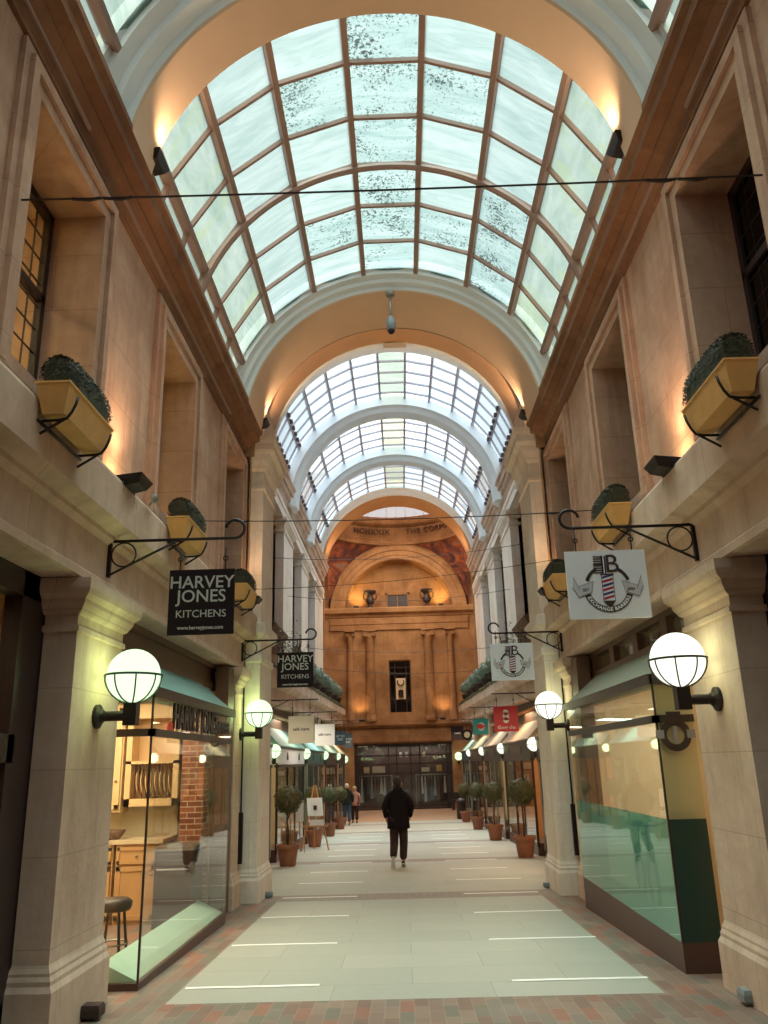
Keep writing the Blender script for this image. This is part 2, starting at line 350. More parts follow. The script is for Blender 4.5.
# ------------------------------------------------------------------ mesh builder
class MB:
    def __init__(s): s.v = []; s.f = []
    def add(s, vs, fs):
        o = len(s.v); s.v += [tuple(v) for v in vs]; s.f += [tuple(i + o for i in f) for f in fs]; return s
    def box(s, x0, x1, y0, y1, z0, z1):
        if x0 > x1: x0, x1 = x1, x0
        return s.add([(x0, y0, z0), (x1, y0, z0), (x1, y1, z0), (x0, y1, z0), (x0, y0, z1), (x1, y0, z1), (x1, y1, z1), (x0, y1, z1)],
                     [(3, 2, 1, 0), (4, 5, 6, 7), (0, 1, 5, 4), (1, 2, 6, 5), (2, 3, 7, 6), (3, 0, 4, 7)])
    def hexa(s, p):  # 8 points, bottom 4 then top 4
        return s.add(p, [(3, 2, 1, 0), (4, 5, 6, 7), (0, 1, 5, 4), (1, 2, 6, 5), (2, 3, 7, 6), (3, 0, 4, 7)])
    def stack(s, x0, x1, y0, y1, prof):
        """rectangular shaft whose outline swells by an offset at each height: prof = [(offset, z)...]"""
        if x0 > x1: x0, x1 = x1, x0
        vs = []; fs = []
        for (o, z) in prof: vs += [(x0 - o, y0 - o, z), (x1 + o, y0 - o, z), (x1 + o, y1 + o, z), (x0 - o, y1 + o, z)]
        n = len(prof)
        for i in range(n - 1):
            for k in range(4):
                a = i * 4 + k; b = i * 4 + (k + 1) % 4; fs.append((a, b, b + 4, a + 4))
        fs.append((3, 2, 1, 0)); e = (n - 1) * 4; fs.append((e, e + 1, e + 2, e + 3))
        return s.add(vs, fs)
    def extr_y(s, prof, y0, y1, shear=0.0, yref=0.0, cap=True):
        """closed (x,z) profile swept along y"""
        n = len(prof)
        vs = [(x, y0, z + shear * (y0 - yref)) for x, z in prof] + [(x, y1, z + shear * (y1 - yref)) for x, z in prof]
        fs = [(i, (i + 1) % n, (i + 1) % n + n, i + n) for i in range(n)]
        if cap: fs += [tuple(range(n))[::-1], tuple(range(n, 2 * n))]
        return s.add(vs, fs)
    def extr_x(s, prof, x0, x1):
        n = len(prof)
        vs = [(x0, y, z) for y, z in prof] + [(x1, y, z) for y, z in prof]
        fs = [(i, (i + 1) % n, (i + 1) % n + n, i + n) for i in range(n)] + [tuple(range(n))[::-1], tuple(range(n, 2 * n))]
        return s.add(vs, fs)
    def tube(s, pts, r, seg=8, cap=True, radii=None):
        pts = [Vector(p) for p in pts]; vs = []; fs = []
        prev = None
        for i, p in enumerate(pts):
            t = (pts[min(i + 1, len(pts) - 1)] - pts[max(i - 1, 0)]).normalized()
            u = prev if prev is not None else (Vector((0, 0, 1)) if abs(t.z) < 0.9 else Vector((1, 0, 0)))
            u = (u - t * u.dot(t)).normalized(); w = t.cross(u); prev = u
            rr = radii[i] if radii else r
            for k in range(seg):
                a = 2 * pi * k / seg; vs.append(p + (u * cos(a) + w * sin(a)) * rr)
        for i in range(len(pts) - 1):
            for k in range(seg):
                a = i * seg + k; b = i * seg + (k + 1) % seg; fs.append((a, b, b + seg, a + seg))
        if cap: fs.append(tuple(range(seg))[::-1]); e = (len(pts) - 1) * seg; fs.append(tuple(range(e, e + seg)))
        return s.add(vs, fs)
    def lathe(s, prof, c=(0, 0, 0), seg=24, sx=1.0, sy=1.0):
        vs = []; fs = []; n = len(prof)
        for r, z in prof:
            for k in range(seg):
                a = 2 * pi * k / seg; vs.append((c[0] + r * cos(a) * sx, c[1] + r * sin(a) * sy, c[2] + z))
        for i in range(n - 1):
            for k in range(seg):
                a = i * seg + k; b = i * seg + (k + 1) % seg; fs.append((a, b, b + seg, a + seg))
        if prof[0][0] > 1e-4: fs.append(tuple(range(seg))[::-1])
        if prof[-1][0] > 1e-4: e = (n - 1) * seg; fs.append(tuple(range(e, e + seg)))
        return s.add(vs, fs)
    def ell(s, c, rx, ry, rz, seg=20, rings=12, t0=0.0, t1=pi):
        prof = []
        vs = []; fs = []
        for i in range(rings + 1):
            t = t0 + (t1 - t0) * i / rings
            for k in range(seg):
                a = 2 * pi * k / seg; vs.append((c[0] + rx * sin(t) * cos(a), c[1] + ry * sin(t) * sin(a), c[2] + rz * cos(t)))
        for i in range(rings):
            for k in range(seg):
                a = i * seg + k; b = i * seg + (k + 1) % seg; fs.append((a, a + seg, b + seg, b))
        return s.add(vs, fs)
    def arc(s, prof, cz, a0=0.0, a1=pi, n=48, closed=True):
        """sweep a (y, r) profile round a horizontal y axis at height cz (function of y or number)"""
        cf = cz if callable(cz) else (lambda y: cz)
        m = len(prof); vs = []; fs = []
        for i in range(n + 1):
            a = a0 + (a1 - a0) * i / n
            for y, r in prof: vs.append((r * cos(a), y, cf(y) + r * sin(a)))
        for i in range(n):
            for k in range(m if closed else m - 1):
                a = i * m + k; b = i * m + (k + 1) % m; fs.append((a, b, b + m, a + m))
        if closed: fs += [tuple(range(m))[::-1], tuple(range(n * m, n * m + m))]
        return s.add(vs, fs)
    def leaves(s, pts, size, rnd):
        for (p, nrm) in pts:
            d = Vector((rnd.uniform(-1, 1), rnd.uniform(-1, 1), rnd.uniform(-1, 1)))
            t = (d - nrm * d.dot(nrm) * 0.6).normalized(); w = (nrm + 0.7 * d).cross(t)
            if w.length < 1e-3: continue
            w.normalize(); z = size * rnd.uniform(0.7, 1.3); p = Vector(p)
            s.add([p - t * z, p + w * z * 0.5, p + t * z, p - w * z * 0.5], [(0, 1, 2, 3)])
        return s
    def build(s, name, mat, parent=None, smooth=False, loc=None, angle=None):
        me = bpy.data.meshes.new(name); me.from_pydata(s.v, [], s.f); me.update()
        bm = bmesh.new(); bm.from_mesh(me); bmesh.ops.recalc_face_normals(bm, faces=bm.faces); bm.to_mesh(me); bm.free()
        if smooth:
            for p in me.polygons: p.use_smooth = True
            if angle is not None:
                try: me.set_sharp_from_angle(angle=angle)
                except Exception: pass
        me.materials.append(M[mat] if isinstance(mat, str) else mat)
        o = bpy.data.objects.new(name, me); COL.objects.link(o)
        if loc is not None: o.location = loc
        if parent is not None: o.parent = parent
        return o

def tag(o, label=None, cat=None, group=None, kind=None):
    if label: o['label'] = label
    if cat: o['category'] = cat
    if group: o['group'] = group
    if kind: o['kind'] = kind
    return o
def thing(name, label, cat, loc=(0, 0, 0), rz=0.0, group=None, kind=None):
    o = bpy.data.objects.new(name, None); COL.objects.link(o); o.location = loc; o.rotation_euler = (0, 0, rz)
    o.empty_display_size = 0.1
    return tag(o, label, cat, group, kind)
def struct(o, label=None):
    o['kind'] = 'structure'
    if label: o['label'] = label; o['category'] = o.name.split('.')[0].split('_')[0]
    return o
def copy_tree(o, parent=None):
    c = o.copy(); COL.objects.link(c)
    if parent is not None: c.parent = parent
    for ch in list(o.children): copy_tree(ch, c)
    return c
def shift(o, dx=0, dy=0, dz=0): o.location = (o.location[0] + dx, o.location[1] + dy, o.location[2] + dz)

def textmesh(txt, size, ext=0.004, bold=0.0, align='CENTER', spacing=1.0):
    cu = bpy.data.curves.new('text', 'FONT'); cu.body = txt; cu.size = size; cu.extrude = ext; cu.offset = bold
    cu.align_x = align; cu.align_y = 'CENTER'; cu.space_character = spacing
    cu.resolution_u = 3
    ob = bpy.data.objects.new('text', cu); COL.objects.link(ob)
    dg = bpy.context.evaluated_depsgraph_get(); me = bpy.data.meshes.new_from_object(ob.evaluated_get(dg))
    bpy.data.objects.remove(ob); bpy.data.curves.remove(cu)
    return me
def text(name, txt, size, mat, parent, loc, ext=0.004, bold=0.0, facing='-Y', sx=1.0, spacing=1.0):
    """letters standing upright; facing -Y looks at the arcade entrance"""
    me = textmesh(txt, size, ext, bold, spacing=spacing)
    for v in me.vertices:
        x, y, z = v.co; x *= sx
        if facing == '-Y': v.co = (x, -z, y)
        elif facing == '+X': v.co = (z, x, y)
        elif facing == '-X': v.co = (-z, -x, y)
    me.materials.clear(); me.materials.append(M[mat])
    o = bpy.data.objects.new(name, me); COL.objects.link(o); o.location = loc; o.parent = parent
    return o

def light(kind, name, loc, energy, col=(1, 1, 1), size=0.3, size_y=None, target=None, spot=None, blend=0.5, spread=None):
    l = bpy.data.lights.new(name, kind); l.energy = energy; l.color = col
    if kind == 'AREA':
        l.size = size
        if size_y: l.shape = 'RECTANGLE'; l.size_y = size_y
        if spread: l.spread = spread
    elif kind == 'SUN': l.angle = size
    else: l.shadow_soft_size = size
    if kind == 'SPOT': l.spot_size = spot or radians(60); l.spot_blend = blend
    o = bpy.data.objects.new(name, l); COL.objects.link(o); o.location = loc
    if target is not None:
        o.rotation_euler = (Vector(target) - Vector(loc)).to_track_quat('-Z', 'Y').to_euler()
    return o

def fz(y): return -0.027 * min(y, 40.0)
HW = 2.62
SIDES = ((-1, 'left'), (1, 'right'))
# ================================================================== FLOOR
fb = MB()
ys = [-12, 7.5, 40.0, 60.0]
for i in range(3):
    y0, y1 = ys[i], ys[i + 1]
    fb.hexa([(-14, y0, fz(y0) - .3), (14, y0, fz(y0) - .3), (14, y1, fz(y1) - .3), (-14, y1, fz(y1) - .3),
             (-14, y0, fz(y0)), (14, y0, fz(y0)), (14, y1, fz(y1)), (-14, y1, fz(y1))])
floor = struct(fb.build('floor', 'floor'), 'grey paving slabs with brick cross bands running down the arcade')
y = 8.1 - 2.04
while y < 36:
    for sgn in (-1, 1):
        if y < 7.5: continue
        mk = MB(); w = 0.035 + 0.0012 * (y - 8)
        x0, x1 = (-2.02, -0.83) if sgn < 0 else (0.87, 2.06)
        n = 10; vs = []; rr = random.Random(int(y * 10) + sgn)
        top = []; bot = []
        for k in range(n + 1):
            xx = x0 + (x1 - x0) * k / n; j = rr.uniform(-.006, .006)
            top.append((xx, y + w + j, fz(y + w) + .004)); bot.append((xx, y - w + j, fz(y - w) + .004))
        mk.add(bot + top, [(k, k + 1, k + 2 + n, k + 1 + n) for k in range(n)])
        mk.build('floor_marking', 'marking', floor)
    y += 2.045

# ================================================================== SECTION A walls
WIN_C = [-1.1, 2.2, 5.54, 8.92, 12.24]
YE = 13.1
def wallprofile(s, pts): return [(s * (HW - p), z) for p, z in pts]
for s, side in SIDES:
    # upper wall with window openings
    w = MB(); ow, z0, z1 = 0.69, 4.32, 6.45
    edges = [-8.0]
    for c in WIN_C: edges += [c - ow, c + ow]
    edges.append(YE)
    xo = s * (HW + 0.75); xi = s * HW
    for i in range(0, len(edges), 2): w.box(xi, xo, edges[i], edges[i + 1], 4.1, 6.85)
    for c in WIN_C: w.box(xi, xo, c - ow, c + ow, 4.1, z0); w.box(xi, xo, c - ow, c + ow, z1, 6.85)
    struct(w.build('wall_' + side, 'stone'), f'tan stone upper wall with deep windows on the {side} side above the ledge')
    # fascia beam and projecting ledge
    f = MB(); f.extr_y(wallprofile(s, [(-.75, 3.15), (0, 3.15), (.03, 3.16), (.03, 3.22), (0, 3.25), (0, 3.58), (.05, 3.62), (.05, 3.66), (.17, 3.70), (.19, 3.71),
                                       (.19, 4.06), (.17, 4.10), (.0, 4.14), (-.75, 4.14)]), -8, 13.74)
    struct(f.build('trim_1' if s < 0 else 'trim_2', 'ledge'), f'pale stone ledge band above the {side} shopfronts')
    # main cornice
    c = MB(); c.extr_y(wallprofile(s, [(-.75, 6.78), (0, 6.78), (.035, 6.79), (.035, 6.83), (.07, 6.87), (.07, 6.90), (.10, 6.91), (.16, 6.97), (.16, 7.0),
                                       (.25, 7.03), (.27, 7.03), (.27, 7.13), (.32, 7.17), (.32, 7.24), (-.75, 7.24)]), -8, 13.15)
    struct(c.build('trim_3' if s < 0 else 'trim_4', 'stone_dark'), f'brown moulded cornice under the near glass vault on the {side}')
    # outer back wall: closes the building
    b = MB(); b.box(s * 7.2, s * 7.5, -8, 13.3, -1, 7.3); b.box(s * (HW + .75), s * 7.5, -8, 13.3, 7.2, 7.4); b.box(s * 2.80, s * 7.4, 12.97, 13.3, -1, 7.3)
    b.box(s * (HW + .45), s * 7.4, -8, 13.1, 3.15, 3.3); b.box(s * (HW + .5), s * 7.4, 7.0, 7.15, -1, 7.2)
    struct(b.build('wall_outer_' + side, 'dark_wall'))

# windows of section A
def leaded(mb, xc, y0, y1, z0, z1, nx, nz, t=0.007):
    for i in range(1, nx): yy = y0 + (y1 - y0) * i / nx; mb.box(xc - t, xc + t, yy - t / 2, yy + t / 2, z0, z1)
    for i in range(1, nz): zz = z0 + (z1 - z0) * i / nz; mb.box(xc - t, xc + t, y0, y1, zz - t / 2, zz + t / 2)
wn = 1
for s, side in SIDES:
    for ci, c in enumerate(WIN_C):
        if ci == 0: continue
        y0, y1, z0, z1 = c - .69, c + .69, 4.32, 6.45
        root = thing(f'window_{wn}', f'tall leaded upper window in stone surround, {side} wall number {ci} from the entrance', 'window', (0, 0, 0)); wn += 1
        root['kind'] = 'structure'
        root['label'] = {(-1, 2): 'near left upper window with yellow lit room behind leaded panes', (-1, 3): 'left upper window beyond the black floodlight, yellow panes showing',
                         (-1, 4): 'left upper window closest to the far white stone piers', (1, 2): 'near right upper window, dark leaded panes behind the planter',
                         (1, 3): 'right upper window beyond the floodlight, dark panes', (1, 4): 'right upper window closest to the far white stone piers'}.get((s, ci), f'upper window by the entrance on the {side}')
        X = lambda p: s * (HW + p)
        # moulded surround, two steps
        a = MB()
        for (o0, o1, pr) in ((.29, .21, -.045), (.21, .12, -.085), (.12, 0.0, -.05)):
            a.box(X(.0), X(pr), y0 - o0, y0 - o1, z0 - .1, z1 + o0); a.box(X(.0), X(pr), y1 + o1, y1 + o0, z0 - .1, z1 + o0)
            a.box(X(.0), X(pr), y0 - o1, y1 + o1, z1 + o1, z1 + o0)
        a.build('window_surround', 'stone', root)
        sl = MB(); sl.box(X(.62), X(-.08), y0 - .3, y1 + .3, 4.2, 4.3); sl.box(X(.62), X(-.05), y0 - .25, y1 + .25, 4.14, 4.2); sl.box(X(.62), X(.1), y0, y1, 4.28, 4.36)
        sl.build('window_sill', 'stone', root)
        fx = s * (HW + .45); t = .03
        fr = MB(); 
        for (ya, yb) in ((y0, y0 + .07), (y1 - .07, y1), (c - .035, c + .035)): fr.box(fx - t, fx + t, ya, yb, z0, z1)
        for (za, zb) in ((z0, z0 + .08), (z1 - .08, z1), (5.55, 5.62)): fr.box(fx - t, fx + t, y0, y1, za, zb)
        fr.build('window_frame', 'dark', root)
        gb = MB(); leaded(gb, fx, y0 + .07, c - .035, z0 + .08, z1 - .08, 3, 9); leaded(gb, fx, c + .035, y1 - .07, z0 + .08, z1 - .08, 3, 9)
        gb.build('glazing_bars', 'dark', root)
        g = MB(); g.box(fx - .003, fx + .003, y0 + .05, y1 - .05, z0 + .05, z1 - .05)
        g.build('window_pane', 'glass_clear' if s < 0 else 'glass_dark', root)
    # rooms behind the upper windows
    rm = MB()
    if True:
        for (ya, yb) in ((3.6, 7.4), (7.5, 10.6), (10.7, 12.9)):
            x0, x1 = s * (HW + .76), s * 7.0
            rm.box(x1 - .02, x1 + .02, ya, yb, 4.15, 7.1); rm.box(x0, x1, ya - .02, ya + .02, 4.15, 7.1); rm.box(x0, x1, yb - .02, yb + .02, 4.15, 7.1)
            rm.box(x0, x1, ya, yb, 4.16, 4.2); rm.box(x0, x1, ya, yb, 6.75, 6.8)
        struct(rm.build('wall_room_' + side, 'yellow_room' if s < 0 else 'dark_wall'))
for k, (yy, ln) in enumerate(((5.4, 2.6), (9.2, 2.0))):
    t = thing('fluorescent_light', ['fluorescent ceiling light glowing in the yellow room behind the near left window', 'fluorescent ceiling light in the room behind the next left window'][k], 'light', (-4.9, yy, 6.6))
    MB().box(-.07, .07, -ln / 2, ln / 2, .08, .14).build('housing', 'white_paint', t)
    MB().tube([(0, -ln / 2 + .05, .05), (0, ln / 2 - .05, .05)], .03, 10).build('tube', 'tube', t, True)
    light('AREA', 'fluorescent_glow', (-4.9, yy, 6.5), 50 if k == 0 else 40, (1.0, .92, .66), .3, ln, target=(-4.9, yy, 4))

# ================================================================== PIERS (section A)
BASEP = lambda zb: [(.055, zb), (.055, zb + .36), (.05, zb + .37), (.035, zb + .40), (.035, zb + .43), (.02, zb + .46), (.02, zb + .48), (.006, zb + .51), (0, zb + .53)]
CAPP = [(0, 2.72), (.02, 2.73), (.02, 2.77), (0, 2.78), (0, 2.86), (.03, 2.88), (.07, 2.95), (.075, 2.98), (.12, 3.02), (.13, 3.06), (.13, 3.14)]
trim_n = 5
for s, side in SIDES:
    for yc, lab in ((0.55, 'entrance stone pier on the ' + side), (7.05, f'near {side} stone pier carrying the largest globe lamp'), (13.5, f'second {side} stone pier carrying the smaller globe lamp')):
        zb = fz(yc) - .02
        p = MB(); p.stack(s * (HW + .27), s * HW, yc - .55, yc + .55 if yc < 13 else 13.5, BASEP(zb) + CAPP)
        o = struct(p.build(f'trim_{trim_n}', 'pier'), lab); o['category'] = 'pier'; trim_n += 1
    # projecting end pier rising through both storeys
    p = MB(); x0, x1 = s * 3.6, s * 2.37
    zb = fz(14.2) - .03
    p.stack(x0, x1, 13.75, 14.95, BASEP(zb) + [(0, 3.3), (.03, 3.33), (.03, 3.42), (0, 3.45), (0, 3.72), (.09, 3.8), (.09, 3.95), (0, 4.0), (0, 6.35), (.03, 6.37), (.03, 6.42), (0, 6.44), (0, 6.7), (.05, 6.76), (.05, 6.8), (.1, 6.9),
               (.12, 7.0), (.2, 7.06), (.2, 7.18), (.24, 7.22), (.24, 7.3), (0, 7.32), (0, 8.0)])
    p.box(s * 3.6, s * 2.64, 13.0, 13.8, 3.2, 7.2)
    o = struct(p.build(f'trim_{trim_n}', 'white_stone'), f'pale two-storey stone pier projecting at the end of the near bay on the {side}'); trim_n += 1; o['category'] = 'pier'

# ================================================================== VAULT A
CA, RA = 6.75, 2.62
ARCH_Y = (-0.35, 6.0, 11.55)
def vault_panes(mat_for, y_rows, cz, r, bars, name, rt=0.012):
    """flat panes between longitudinal bars: one mesh per material"""
    mbs = {}
    cf = cz if callable(cz) else (lambda y: cz)
    for i in range(len(bars) - 1):
        a0, a1 = radians(bars[i]), radians(bars[i + 1])
        for j in range(len(y_rows) - 1):
            m = mat_for(i, j); mb = mbs.setdefault(m, MB()); ya, yb = y_rows[j], y_rows[j + 1]
            P = lambda a, y, rr: (rr * sin(a), y, cf(y) + rr * cos(a))
            mb.add([P(a0, ya, r), P(a1, ya, r), P(a1, yb, r), P(a0, yb, r)], [(0, 1, 2, 3)])
    out = []
    for m, mb in mbs.items():
        o = mb.build(name, m); struct(o); out.append(o)
    return out
def vault_bars(mb, y_rows, cz, r, bars, wl=.035, dl=.09, wt=.02, dt=.05, rows=True, longs=True):
    cf = cz if callable(cz) else (lambda y: cz)
    P = lambda a, y, rr, o=0: (rr * sin(a) + o * cos(a), y, cf(y) + rr * cos(a) - o * sin(a))
    ya, yb = y_rows[0], y_rows[-1]
    if longs:
        for b in bars:
            a = radians(b)
            mb.hexa([P(a, ya, r - dl, -wl), P(a, ya, r - dl, wl), P(a, yb, r - dl, wl), P(a, yb, r - dl, -wl), P(a, ya, r + .03, -wl), P(a, ya, r + .03, wl), P(a, yb, r + .03, wl), P(a, yb, r + .03, -wl)])
    if rows:
        for i in range(len(bars) - 1):
            a0, a1 = radians(bars[i]), radians(bars[i + 1])
            for y in y_rows[1:-1]:
                A = [P(a0, y - wt, r - dt), P(a1, y - wt, r - dt), P(a1, y + wt, r - dt), P(a0, y + wt, r - dt), P(a0, y - wt, r + .01), P(a1, y - wt, r + .01), P(a1, y + wt, r + .01), P(a0, y + wt, r + .01)]
                mb.hexa(A)
barsA = [-86.4 + 19.2 * k for k in range(10)]
def matA(i, j):
    if i in (4,): return 'roof_moss'
    if i in (3, 5) and j % 3 == 1: return 'roof_moss'
    if i == 6: return 'roof_moss' if j > 2 else 'roof_a'
    if i in (0, 1, 7, 8): return 'roof_side'
    return 'roof_a'
SECT = ((-6.5, ARCH_Y[0] - .4, 7), (ARCH_Y[0] + .55, ARCH_Y[1] - .35, 6), (ARCH_Y[1] + .55, ARCH_Y[2] + .05, 6))
for k, (ya, yb, n) in enumerate(SECT):
    rows = [ya + (yb - ya) * j / n for j in range(n + 1)]
    if k == 0:
        w = MB(); w.arc([(ya, 2.6), (yb, 2.6), (yb, 2.75), (ya, 2.75)], CA, n=32)
        struct(w.build('ceiling_entrance', 'soffit', smooth=True, angle=.5), 'unseen solid barrel ceiling added to block light from behind'); continue  # unseen; made solid to hold back light from behind the camera
    vault_panes(matA, rows, CA, RA, barsA, 'ceiling_glass')
    b = MB(); vault_bars(b, rows, CA, RA, barsA)
    # springing plate with upright slots behind the cornice
    for s in (-1, 1):
        b.box(s * 2.66, s * 2.56, ya, yb, 7.42, 7.5)
        for yy in rows: b.box(s * 2.64, s * 2.58, yy - .03, yy + .03, 7.2, 7.45)
    struct(b.build('ceiling_bars', 'bar'), ['glazing bars of the entrance vault', 'tan glazing bars of the vault above the camera', 'tan glazing bars of the near weathered glass vault'][k])
    # slender intermediate rib
    ym = (ya + yb) / 2 - .02
    r = MB(); r.arc([(ym - .03, 2.55), (ym - .045, 2.5), (ym - .02, 2.47), (ym + .02, 2.47), (ym + .045, 2.5), (ym + .03, 2.55)], CA, a0=.18, a1=pi-.18, n=64)
    struct(r.build('ceiling_rib', 'bar', smooth=True, angle=.6), ['slim rib of the entrance vault', 'slim curved rib above the camera', 'slim curved rib crossing the near glass vault'][k])
for k, ya in enumerate(ARCH_Y[:2]):
    w = MB(); w.arc([(ya - .42, 2.74), (ya - .42, 2.60), (ya - .36, 2.59), (ya - .36, 2.53), (ya - .22, 2.50), (ya - .2, 2.44), (ya - .05, 2.42), (ya - .03, 2.37), (ya, 2.35), (ya, 2.74)], CA, a0=.18, a1=pi-.18, n=80)
    struct(w.build('trim_arch_face', 'white_paint', smooth=True, angle=.5), ['white moulded arch face at the entrance', 'white moulded arch face at the top of the view'][k])
    w = MB(); w.arc([(ya, 2.34), (ya + .58, 2.34), (ya + .58, 2.60), (ya + .62, 2.74), (ya - .02, 2.74), (ya - .02, 2.36)], CA, a0=.18, a1=pi-.18, n=80)
    struct(w.build('trim_arch_soffit', 'soffit', smooth=True, angle=.5), ['tan arch soffit at the entrance', 'broad tan arch soffit at the top of the view'][k])
ya = 11.82
w = MB(); w.arc([(ya - .30, 2.74), (ya - .30, 2.60), (ya - .25, 2.585), (ya - .25, 2.53), (ya - .14, 2.50), (ya - .13, 2.44), (ya - .03, 2.42), (ya - .02, 2.36), (ya, 2.35), (ya, 2.74)], CA, a0=.18, a1=pi-.18, n=80)
struct(w.build('trim_arch_face', 'white_paint', smooth=True, angle=.5), 'white moulded arch face at the end of the near vault')
w = MB(); w.arc([(ya, 2.34), (13.0, 2.34), (13.0, 2.40), (13.12, 2.40), (13.12, 2.74), (ya - .02, 2.74), (ya - .02, 2.36)], CA, a0=.18, a1=pi-.18, n=80)
struct(w.build('trim_arch_soffit', 'soffit', smooth=True, angle=.5), 'tan arch soffit at the end of the near vault')
# the passage that opens out from the near arch to the wide far arcade
def ushape(x, c, z0, n=32):
    return [(x, z0)] + [(x * cos(pi * i / n), c + x * sin(pi * i / n)) for i in range(n + 1)] + [(-x, z0)]
def uloft(mb, secs):
    m = None
    for (y, pts) in secs:
        m = len(pts)
    o = []
    for (y, pts) in secs: o += [(x, y, z) for x, z in pts]
    fs = []
    for i in range(len(secs) - 1):
        for k in range(m - 1): a = i * m + k; fs.append((a, a + 1, a + 1 + m, a + m))
    return mb.add(o, fs)
w = MB(); uloft(w, [(13.12, ushape(2.50, 6.8, 3.9)), (22.2, ushape(3.78, 10.71, 3.9)), (23.35, ushape(3.78, 10.71, 3.9))])
# step back from the arch to the passage
w.arc([(13.12, 2.43), (13.12, 2.9)], CA, a0=0, a1=pi, n=48, closed=False)
dk = MB(); dk.arc([(13.0, 2.40), (13.0, 2.36), (13.06, 2.36), (13.12, 2.44), (13.12, 2.60), (13.2, 2.60)], CA, a0=.18, a1=pi-.18, n=80, closed=False)  # dark strip drawn in place of the shadow edge behind the arch
struct(dk.build('trim_arch_shade', 'brown_wood'), 'dark strip painted as shade behind the tan arch soffit at the near vault end')
struct(w.build('ceiling_barrel', 'brown_soffit', smooth=True, angle=.5), 'brown flared barrel ceiling between the two glass vaults')
w = MB(); uloft(w, [(13.0, ushape(2.80, 6.9, 3.9)), (22.2, ushape(4.2, 10.9, 3.9)), (23.5, ushape(4.2, 10.9, 3.9))])
w.arc([(13.05, 2.74), (13.05, 3.0)], CA + .05, a0=0, a1=pi, n=48, closed=False)
struct(w.build('ceiling_roof', 'white_paint', smooth=True, angle=.5))
w = MB()
w.box(-7.5, 7.5, -8.3, -8.0, -1, 9.6)  # unseen wall added across the arcade to stop light coming from behind
struct(w.build('wall_entrance', 'dark_wall'))

# ================================================================== SECTION B (wide far part)
SL = 0.027
YB0, YB1 = 23.4, 43.3
czB = lambda y: 10.71 + SL * (y - YB0)
RB = 3.8
barsB = [-84.5 + 13 * k for k in range(14)]
ribsB = [29.2, 34.9]
starts = [(23.7, 29.0), (29.4, 34.7), (35.1, 40.3)]
for k, (ya, yb) in enumerate(starts):
    n = 6; rows = [ya + (yb - ya) * j / n for j in range(n + 1)]
    vault_panes(lambda i, j: 'roof_bm' if i in (6,) else 'roof_b', rows, czB, 4.22, barsB, 'ceiling_glass')
    b = MB(); vault_bars(b, rows, czB, 4.22, barsB, wl=.035, dl=.08, longs=True, rows=False)
    struct(b.build('ceiling_bars', 'bar_lilac'), ['long glazing bars of the first far vault bay', 'long glazing bars of the middle far vault bay', 'long glazing bars of the last far vault bay'][k])
    b = MB(); vault_bars(b, [rows[0]] + rows + [rows[-1]], czB, 4.22, barsB, wt=.03, dt=.06, longs=False)
    struct(b.build('ceiling_bars', 'bar_lilac'), ['lilac cross bars of the first far vault bay', 'lilac cross bars of the middle far vault bay', 'lilac cross bars of the last far vault bay'][k])
    b = MB()
    for sg in (-1, 1):   # dark ventilator brackets low on the vault
        for ang in (58.5, 71.5, 84.5):
            for j in range(9):
                yy = ya + .3 + (yb - ya - .6) * j / 8; a = radians(ang * sg); r = 4.1; z = czB(yy)
                b.box(r * sin(a) - .05, r * sin(a) + .05, yy - .09, yy + .09, z + r * cos(a) - .05, z + r * cos(a) + .05)
    struct(b.build('ceiling_brackets', 'bar_dark'))
w = MB(); y0 = 23.4
w.arc([(y0 - .05, 3.78), (y0 - .02, 3.74), (y0 + .08, 3.72), (y0 + .12, 3.76), (y0 + .9, 3.92), (y0 + .95, 3.98), (y0 + 1.1, 4.02), (y0 + 1.1, 4.3), (y0 - .05, 4.3)], czB, n=80)
w.box(-.25, .5, y0 - .12, y0 - .02, czB(y0) + 3.55, czB(y0) + 3.74)
struct(w.build('trim_arch_face', 'white_paint', smooth=True, angle=.5), 'white rim of the far glass vault')
for k, y0 in enumerate(ribsB):
    w = MB(); w.arc([(y0 - .6, 4.3), (y0 - .6, 3.88), (y0 - .4, 3.84), (y0 - .3, 3.70), (y0 + .35, 3.68), (y0 + .45, 3.80), (y0 + .7, 3.86), (y0 + .7, 4.3)], czB, n=80)
    struct(w.build('ceiling_rib', 'white_paint', smooth=True, angle=.5), ['wide white rib, nearer one of the far vault', 'wide white rib, farther one of the far vault'][k])
w = MB(); w.arc([(40.1, 4.3), (40.1, 4.12), (40.6, 4.08), (40.7, 4.0), (41.0, 3.95), (41.0, 4.3)], czB, n=80)
struct(w.build('trim_arch_face', 'white_paint', smooth=True, angle=.5), 'white arch face where the far vault meets the hall')
w = MB(); w.arc([(41.0, 3.93), (43.1, 3.93), (43.1, 4.8), (40.98, 4.8), (40.98, 3.95)], czB, n=80)
struct(w.build('trim_arch_soffit', 'brown_soffit', smooth=True, angle=.5), 'brown arch soffit at the mouth of the domed hall')

